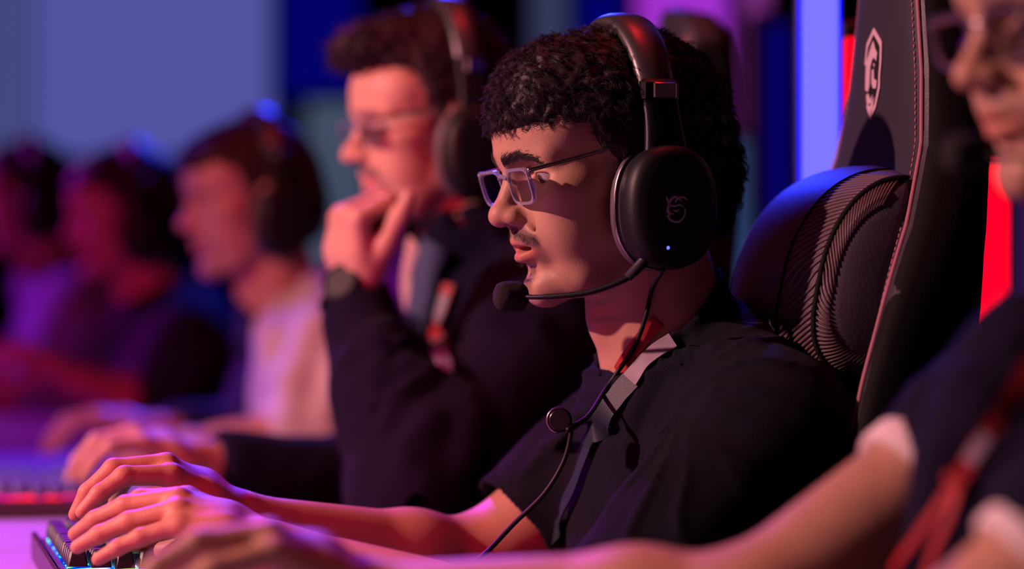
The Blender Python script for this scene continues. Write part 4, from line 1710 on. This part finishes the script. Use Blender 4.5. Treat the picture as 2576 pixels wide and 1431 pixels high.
H2 = hair_cap(fr2, band=hf2, btop=.014, top=26, side=3, back=6, fringe=[((58, 14, 104), (54, 42, 30)), ((88, 12, 98), (24, 36, 22))], line=HL2, lumps=5, seed=8)
lo, hi = head_box(fr2, -110, 260)
hm = H2.mesh(lo, hi, .005)
obj('hair', cat_q(hm, hair_tufts(hm[0], vnormals(*hm), fr2, 900, 6, .02, .002, .0006, seed=9, line=HL2)), HAIR, p2)
C2 = Sdf()
torso(C2, tf2, .016)
C2.chain([shL, elL], [.075, .062], .05)
C2.chain([elL, elL + (wrL - elL) * .5], [.060, .052], .03)
C2.cyl(elL + (wrL - elL) * .3, elL + (wrL - elL) * .93, .053, .041, .02)
C2.chain([shR, elR], [.07, .06], .05)
C2.cyl(elR, elR + (wrR - elR) * .92, .056, .042, .03)
collar(C2, hf2, r=.077, back=(-110, -48), front=(42, -108))
folds(C2, [([(880, 900), (960, 858), (1050, 850)], .016), ([(910, 985), (985, 915), (1080, 885)], .016), ([(960, 1080), (985, 1000), (1060, 960), (1120, 950)], .014),
           ([(1020, 1150), (1080, 1060), (1140, 1000)], .012), ([(1160, 830), (1250, 800), (1350, 810)], .014), ([(1140, 960), (1180, 1060), (1160, 1180)], .013)], k=.025, depth=.004, d1=3.8)
folds(C2, [([(892, 925), (975, 885), (1050, 868)], .010), ([(935, 1040), (985, 955), (1060, 920)], .010)], op='s', k=.015, depth=-.002, d1=3.8)
S2 = Sdf()
S2.ops = list(C2.ops)
wrinkles(C2, tf2, n=7, amp=.007, low=.005, freq=40, seed=5)
cloth_noise(C2, .002, 35, 6)
ext = [tf2.back(np.array(q)) for q in ((-.25, -.25, -.62), (.13, .25, .10), (-.25, .25, -.62), (.13, -.25, .10))] + [elL, wrL, wrR, elR]
lo, hi = bbox(ext, .07)
obj('jacket', C2.mesh(lo, hi, .006), CLOTH_NAVY, p2)
lower_body(p2, tf2)
# pale shirt front and blue-grey collar edge showing inside the jacket
pp, nn = lay_strap(S2, [(1062, 610), (1048, 660), (1040, 710), (1052, 770)], 20, .007, d1=3.8)
obj('shirt_front', ribbon(pp, nn, .026, .004), CLOTH_SHIRT, p2, label='pale pink shirt front')
pp, nn = lay_strap(S2, [(1110, 610), (1090, 680), (1080, 750), (1082, 820)], 20, .009, d1=3.8)
obj('jacket_lapel', ribbon(pp, nn, .036, .006), CLOTH_LAPEL, p2, label='slate blue lapel edge')
make_glasses(fr2, 'spectacles on the blurred man with chin on hand', hh=15)
make_headset(hf2, 'black headset with bright steel slider on the man with chin on hand', detail=False, boom=False, top=14)
pp, nn = lay_strap(S2, [(1140, 720), (1124, 790), (1110, 860), (1106, 940)], 30, .010, d1=3.8)
ly2 = empty('lanyard', pp[-1], 'red lanyard with white print on the dark jacket of the man with chin on hand', 'lanyard')
obj('strap', ribbon(pp, nn, .015), LANY_RED, ly2, sharp=40)
obj('printed_patch', ribbon(pp[4:14] + nn[4:14] * .001, nn[4:14], .013), LANY_W, ly2, sharp=40)
obj('badge_clip', ribbon(pp[20:] + nn[20:] * .001, nn[20:], .017, .004), LANY_W, ly2, sharp=40)
# wrist watch
wd = wrL - elL
wd /= np.linalg.norm(wd)
wx = np.array((-.25, -1, .1))
wx -= wd * (wx @ wd)
wx /= np.linalg.norm(wx)
wy = np.cross(wd, wx)
wc = wrL - wd * .006
wt = empty('wrist_watch', wc, 'chunky black wrist watch with round face on the raised wrist', 'watch')
th = np.linspace(0, 2 * np.pi, 36)
obj('strap', tube(np.array([wc + .0305 * (math.cos(q) * wx + math.sin(q) * wy) for q in th]), .011, 8, False, flat=(1, .28), ref=None), PLASTIC, wt)
wf = Frame(wc + wx * .034, wy, wd, wx)
for nm, prof, mm in (('case', [(.015, -.005), (.0215, -.004), (.0225, 0), (.0215, .005), (.018, .007), (.001, .007)], PLASTIC), ('dial', [(.016, .0072), (.0155, .0078), (.001, .0078)], GLOSS)):
    secs = [wf.back(np.array([(r * math.cos(q), r * math.sin(q), z) for q in np.linspace(0, 2 * np.pi, 32, endpoint=False)])) for r, z in prof]
    obj(nm, loft(secs), mm, wt, sharp=40)
obj('bezel', tube(wf.back(np.array([(.0185 * math.cos(q), .0185 * math.sin(q), .0072) for q in th])), .0017, 8, False), METAL_DK, wt)

# ================================================================== 3: man in the pale grey hoodie
fr3 = yaw_frame(P(640, 508, 4.2), 24, 10)
hf3 = yaw_frame(P(640, 508, 4.2), 24, 0)
tf3 = yaw_frame(hf3.back(np.array((-55, 0, -160)) * K), 14)
p3 = empty('person', tf3.back(np.array((-.11, 0, -.56))), 'blurred man in pale grey hoodie with red lit face, behind the watch wearer', 'person')
shR, elR, wrR = tf3.back((-.03, -.17, -.07)), P(640, 1110, 4.3), P(395, 1085, 4.12)
shL, elL, wrL = tf3.back((-.02, .175, -.08)), P(800, 1095, 4.0), P(560, 1110, 3.95)
B3 = Sdf()
add_head(B3, fr3, nose=1.05, open_mouth=.5)
torso(B3, tf3, -.02)
arm_skin(B3, shR, elR, wrR)
arm_skin(B3, shL, elL, wrL)
kR = P(240, 1045, 4.08) - wrR
add_hand(B3, wrR, kR, np.array((.2, -.1, 1)), True, [(22, 36, 16), (26, 40, 20), (30, 42, 22), (32, 44, 22)], s=1.02)
kL = P(410, 1120, 3.93) - wrL
add_hand(B3, wrL, kL, np.array((.2, -.1, 1)), False, [(22, 36, 16), (26, 40, 20), (30, 42, 22), (32, 44, 22)], s=1.02)
lo, hi = head_box(fr3)
a1 = bbox([wrR + (elR - wrR) * .4, wrR, wrR + kR * 1.1, wrR + kR * 2 - np.array((0, 0, .03))], .05)
a2 = bbox([wrL + (elL - wrL) * .4, wrL, wrL + kL * 1.1, wrL + kL * 2 - np.array((0, 0, .03))], .05)
V, F = mesh_parts(B3, [(lo, hi, .004), (a1[0], a1[1], .0045), (a2[0], a2[1], .0045)])
obj('body', (V, F), SKIN3, p3, tint=skin_tint(V, fr3, beard=.5, mous=.4, stubble=.4, brow=.85))
eyes(p3, fr3, 16)
H3 = hair_cap(fr3, band=hf3, top=7, side=3, back=6, fringe=[((52, 18, 80), (42, 44, 26))], lumps=4, seed=12)
lo, hi = head_box(fr3, -110, 200)
hm = H3.mesh(lo, hi, .006)
obj('hair', cat_q(hm, hair_tufts(hm[0], vnormals(*hm), fr3, 500, 5, .013, .0012, .0007, seed=10)), HAIR_B, p3)
D3 = Sdf()
torso(D3, tf3, .010)
D3.chain([shR, elR], [.07, .06], .05)
D3.cyl(elR, elR + (wrR - elR) * .9, .056, .044, .03)
collar(D3, hf3, r=.070, back=(-95, -92), front=(30, -150))
cloth_noise(D3, .004, 28, 9)
ext = [tf3.back(np.array(q)) for q in ((-.25, -.25, -.62), (.14, .25, .10), (-.25, .25, -.62), (.14, -.25, .10))] + [elL, wrL, wrR, elR]
lo, hi = bbox(ext, .07)
obj('shirt', D3.mesh(lo, hi, .009), CLOTH_INK, p3, label='black shirt front inside the open hoodie')
C3 = Sdf()
torso(C3, tf3, .022)
C3.chain([shL, elL], [.082, .066], .05)
C3.cyl(elL, elL + (wrL - elL) * .55, .060, .048, .03)
collar(C3, hf3, r=.078, back=(-98, -84), front=(20, -150))
C3.half((.035, 0, 0), (1, -.55, -.1), .012, fr=tf3)
folds(C3, [([(700, 760), (690, 850), (660, 950)], .016), ([(780, 700), (790, 820), (740, 960), (720, 1060)], .018), ([(840, 800), (850, 920), (820, 1040)], .016)], k=.02, depth=.004, d0=3, d1=4.8)
cloth_noise(C3, .005, 28, 9)
obj('hoodie', C3.mesh(lo, hi, .008), CLOTH_GREY, p3)
lower_body(p3, tf3)
make_headset(hf3, 'dark headset with blue highlight on the man in the pale grey hoodie', detail=False, boom=False)

# ================================================================== 4: rightmost man, nearest the camera
fr4 = yaw_frame(P(2806, 58, 1.86), 20, 11)
hf4 = yaw_frame(P(2806, 58, 1.86), 20, 0)
tf4 = yaw_frame(hf4.back(np.array((-50, 0, -168)) * K), 14)
p4 = empty('person', tf4.back(np.array((-.11, 0, -.60))), 'nearest man at the right edge, dark polo with white cuffs, face cut by the frame', 'person')
shR, elR, wrR = P(2600, 1030, 1.93), P(1890, 1560, 1.86), P(950, 1508, 1.93)
shL, elL, wrL = P(2950, 1200, 1.66), P(2350, 1700, 1.64), P(1700, 1860, 1.62)
B4 = Sdf()
add_head(B4, fr4, nose=1.05, open_mouth=.4)
torso(B4, tf4, -.02)
arm_skin(B4, shR, elR, wrR, (.047, .043, .038, .0245))
arm_skin(B4, shL, elL, wrL, (.047, .043, .038, .0245))
kR = P(685, 1368, 1.90) - wrR
add_hand(B4, wrR, kR, np.array((.3, -.2, 1)), True, [(42, 14, 8), (34, 26, 12), (36, 36, 18), (40, 44, 20)], thumb=(28, 40, 12, 8), s=1.0)
kL = P(1450, 1830, 1.60) - wrL
add_hand(B4, wrL, kL, np.array((.1, -.1, 1)), False, [(30, 22, 12), (34, 16, 10), (38, 20, 16), (40, 28, 16)], s=1.0)
lo, hi = head_box(fr4)
a1 = bbox([elR, wrR, wrR + kR * 1.05, P(330, 1440, 1.88)], .055)
up = bbox([shR, elR], .055)
a2 = bbox([elL, wrL, wrL + kL * 1.9, shL], .05)
V, F = mesh_parts(B4, [(lo, hi, .0026), (a1[0], a1[1], .003), (up[0], up[1], .003), (a2[0], a2[1], .005)])
obj('body', (V, F), SKIN1, p4, tint=skin_tint(V, fr4, beard=.3, mous=.35, stubble=.25, brow=.85))
eyes(p4, fr4, 12)
H4 = hair_cap(fr4, top=12, side=8, back=12, lumps=4, seed=22)
lo, hi = head_box(fr4, -110, 200)
hm = H4.mesh(lo, hi, .007)
obj('hair', hm, HAIR, p4)
C4 = Sdf()
torso(C4, tf4, .010)


def sleeve(C, sh, el, t, r0, r1):
    cf_ = sh + (el - sh) * t
    C.cap(sh, sh + (el - sh) * t * .5, r0, (r0 + r1) / 2, .05)
    C.cyl(sh + (el - sh) * t * .3, cf_, (r0 + r1) / 2, r1, .02)
    C.cyl(cf_ - (el - sh) * .08, cf_ + (el - sh) * .05, r1 - .006, r1 - .004, .004, 's')
    return cf_


cR = sleeve(C4, shR, elR, .385, .066, .052)
cL = sleeve(C4, shL, elL, .50, .068, .054)
C4.ell(P(2590, 1420, 1.79), (.078, .085, .17), .05)
collar(C4, hf4, r=.066)
folds(C4, [([(2540, 880), (2440, 980), (2360, 1060)], .010), ([(2570, 940), (2480, 1040), (2420, 1130)], .010), ([(2400, 1060), (2380, 1150), (2330, 1260)], .008)], d0=1.3, d1=2.6)
S4 = Sdf()
S4.ops = list(C4.ops)
wrinkles(C4, tf4, n=8, amp=.005, low=.004, freq=45, seed=7)
cloth_noise(C4, .0012, 28, 16)
ext = [tf4.back(np.array(q)) for q in ((-.25, -.25, -.62), (.14, .25, .10), (-.25, .25, -.62), (.14, -.25, .10))] + [cR, cL]
lo, hi = bbox(ext, .08)
obj('polo_shirt', C4.mesh(lo, hi, .0055), CLOTH_NAVY, p4)
for sh_, el_, cc in ((shR, elR, cR), (shL, elL, cL)):
    ax_ = (el_ - sh_) / np.linalg.norm(el_ - sh_)
    e1 = np.cross(ax_, (0, 1, 0))
    e1 /= np.linalg.norm(e1)
    e2 = np.cross(ax_, e1)
    secs = []
    for du, r in ((-.006, .0465), (-.006, .0530), (-.003, .0540), (.012, .0530), (.0145, .0518), (.0145, .0465)):
        secs.append(np.array([cc + ax_ * du + r * (math.cos(q) * e1 + math.sin(q) * e2) for q in np.linspace(0, 2 * np.pi, 40, endpoint=False)]))
    obj('sleeve_cuff', loft(secs, False), WHITE_BAND, p4, sharp=40, label='white sleeve cuff')
lower_body(p4, tf4)
make_glasses(fr4, 'glinting metal spectacles on the nearest man at the right edge', frame_mat=STEEL, hh=18, rim=3)
make_headset(hf4, 'headset of the nearest man, only its foam microphone in view', detail=False, boom=True,
             boom_pts=[(10, 101, -76), (30, 96, -88), (60, 80, -92), (102, 52, -90), (116, 30, -88)])
pp, nn = lay_strap(S4, [(2600, 900), (2540, 1000), (2490, 1080), (2445, 1160), (2420, 1220)], 40, .007, 1.3, 2.6)
ly4 = empty('lanyard', pp[-1], 'red lanyard with pale print and buckle on the nearest man', 'lanyard')
obj('strap', ribbon(pp, nn, .010), LANY_RED, ly4, sharp=40)
obj('printed_patch', ribbon(pp[20:30] + nn[20:30] * .0012, nn[20:30], .008, .001), LOGO_G, ly4, sharp=40)
obj('buckle', ribbon(pp[35:] + nn[35:] * .002, nn[35:], .014, .004), LANY_RED, ly4, sharp=40, label='red plastic buckle')
for tgt in ([(2428, 1190), (2370, 1290), (2310, 1380), (2270, 1460)], [(2440, 1200), (2410, 1300), (2370, 1390), (2350, 1470)]):
    q, n_ = lay_strap(S4, tgt, 30, .007, 1.3, 2.6)
    obj('strap', ribbon(q, n_, .006), LANY_RED, ly4, sharp=40)

# ================================================================== 5, 6: far players


def far_player(px, py, d, yaw, cloth, cname, label, hs_label, seed, arm_px):
    fr = yaw_frame(P(px, py, d), yaw, 10)
    hf = yaw_frame(P(px, py, d), yaw, 0)
    tf = yaw_frame(hf.back(np.array((-55, 0, -165)) * K), 14)
    p = empty('person', tf.back(np.array((-.11, 0, -.56))), label, 'person')
    sR, sL = tf.back((-.03, -.17, -.07)), tf.back((-.02, .175, -.08))
    (ex, ey), (wx_, wy_), (hx, hy) = arm_px
    eL, wL = P(ex, ey, d - .15), P(wx_, wy_, d - .2)
    kL_ = P(hx, hy, d - .2) - wL
    eR, wR = P(ex - 40, ey + 5, d + .2), P(wx_ - 40, wy_ + 10, d + .1)
    B = Sdf()
    add_head(B, fr, open_mouth=.5)
    torso(B, tf, -.02)
    arm_skin(B, sL, eL, wL)
    arm_skin(B, sR, eR, wR)
    add_hand(B, wL, kL_, np.array((.2, -.1, 1)), False, [(22, 36, 16), (26, 40, 20), (30, 42, 22), (32, 44, 22)])
    add_hand(B, wR, kL_, np.array((.2, -.1, 1)), True, [(22, 36, 16), (26, 40, 20), (30, 42, 22), (32, 44, 22)])
    lo, hi = head_box(fr)
    bx = bbox([eL, wL, wL + kL_ * 2], .06)
    bx2 = bbox([eR, wR, wR + kL_ * 2], .06)
    V, F = mesh_parts(B, [(lo, hi, .005), (bx[0], bx[1], .006), (bx2[0], bx2[1], .006)])
    obj('body', (V, F), SKIN3, p, tint=skin_tint(V, fr, beard=.3, mous=.3, stubble=.2))
    eyes(p, fr, 14)
    H = hair_cap(fr, top=12, side=6, back=10, lumps=4, seed=seed)
    lo, hi = head_box(fr, -110, 200)
    obj('hair', H.mesh(lo, hi, .007), HAIR, p)
    C = Sdf()
    torso(C, tf, .015)
    C.chain([sL, eL], [.074, .06], .05)
    C.chain([sR, eR], [.07, .06], .05)
    collar(C, hf, r=.072, back=(-95, -92), front=(30, -150))
    cloth_noise(C, .005, 28, seed)
    ext = [tf.back(np.array(q)) for q in ((-.25, -.25, -.62), (.14, .25, .10), (-.25, .25, -.62), (.14, -.25, .10))] + [eL, eR]
    lo, hi = bbox(ext, .08)
    obj(cname, C.mesh(lo, hi, .011), cloth, p)
    lower_body(p, tf)
    make_headset(hf, hs_label, detail=False, boom=False)
    return p, C


far_player(322, 545, 5.1, 18, CLOTH_INK, 'jacket', 'blurred dark-clothed player with violet lit face, second from the left edge', 'headset with dim blue highlight on the violet lit player', 31,
           ((390, 1020), (200, 955), (120, 905)))
far_player(72, 505, 6.0, 18, CLOTH_SLATE, 'shirt', 'farthest player at the left edge in slate blue shirt with red lit cheek', 'headset with bright blue highlight on the farthest player', 32,
           ((70, 1000), (-60, 1000), (-130, 970)))

# chairs of the other players: copies of the near chair
for base_, tfx, dyaw, lab in ((chf, tf2, 0, 'gaming chair behind the man with chin on hand, top showing over the curly head'),
                              (chf, tf3, 3, 'gaming chair of the man in the pale grey hoodie'),
                              (chf, tf4, 2, 'gaming chair of the nearest man at the right edge')):
    c = copy_tree(chair1)
    delta = chf.o - N1
    o = tfx.o + np.array((delta[0] + .02, delta[1], 0))
    c.location = (o[0], o[1], 0)
    c.rotation_euler = (0, 0, math.radians(dyaw))
    tag(c, lab, 'chair', 'gaming chairs')
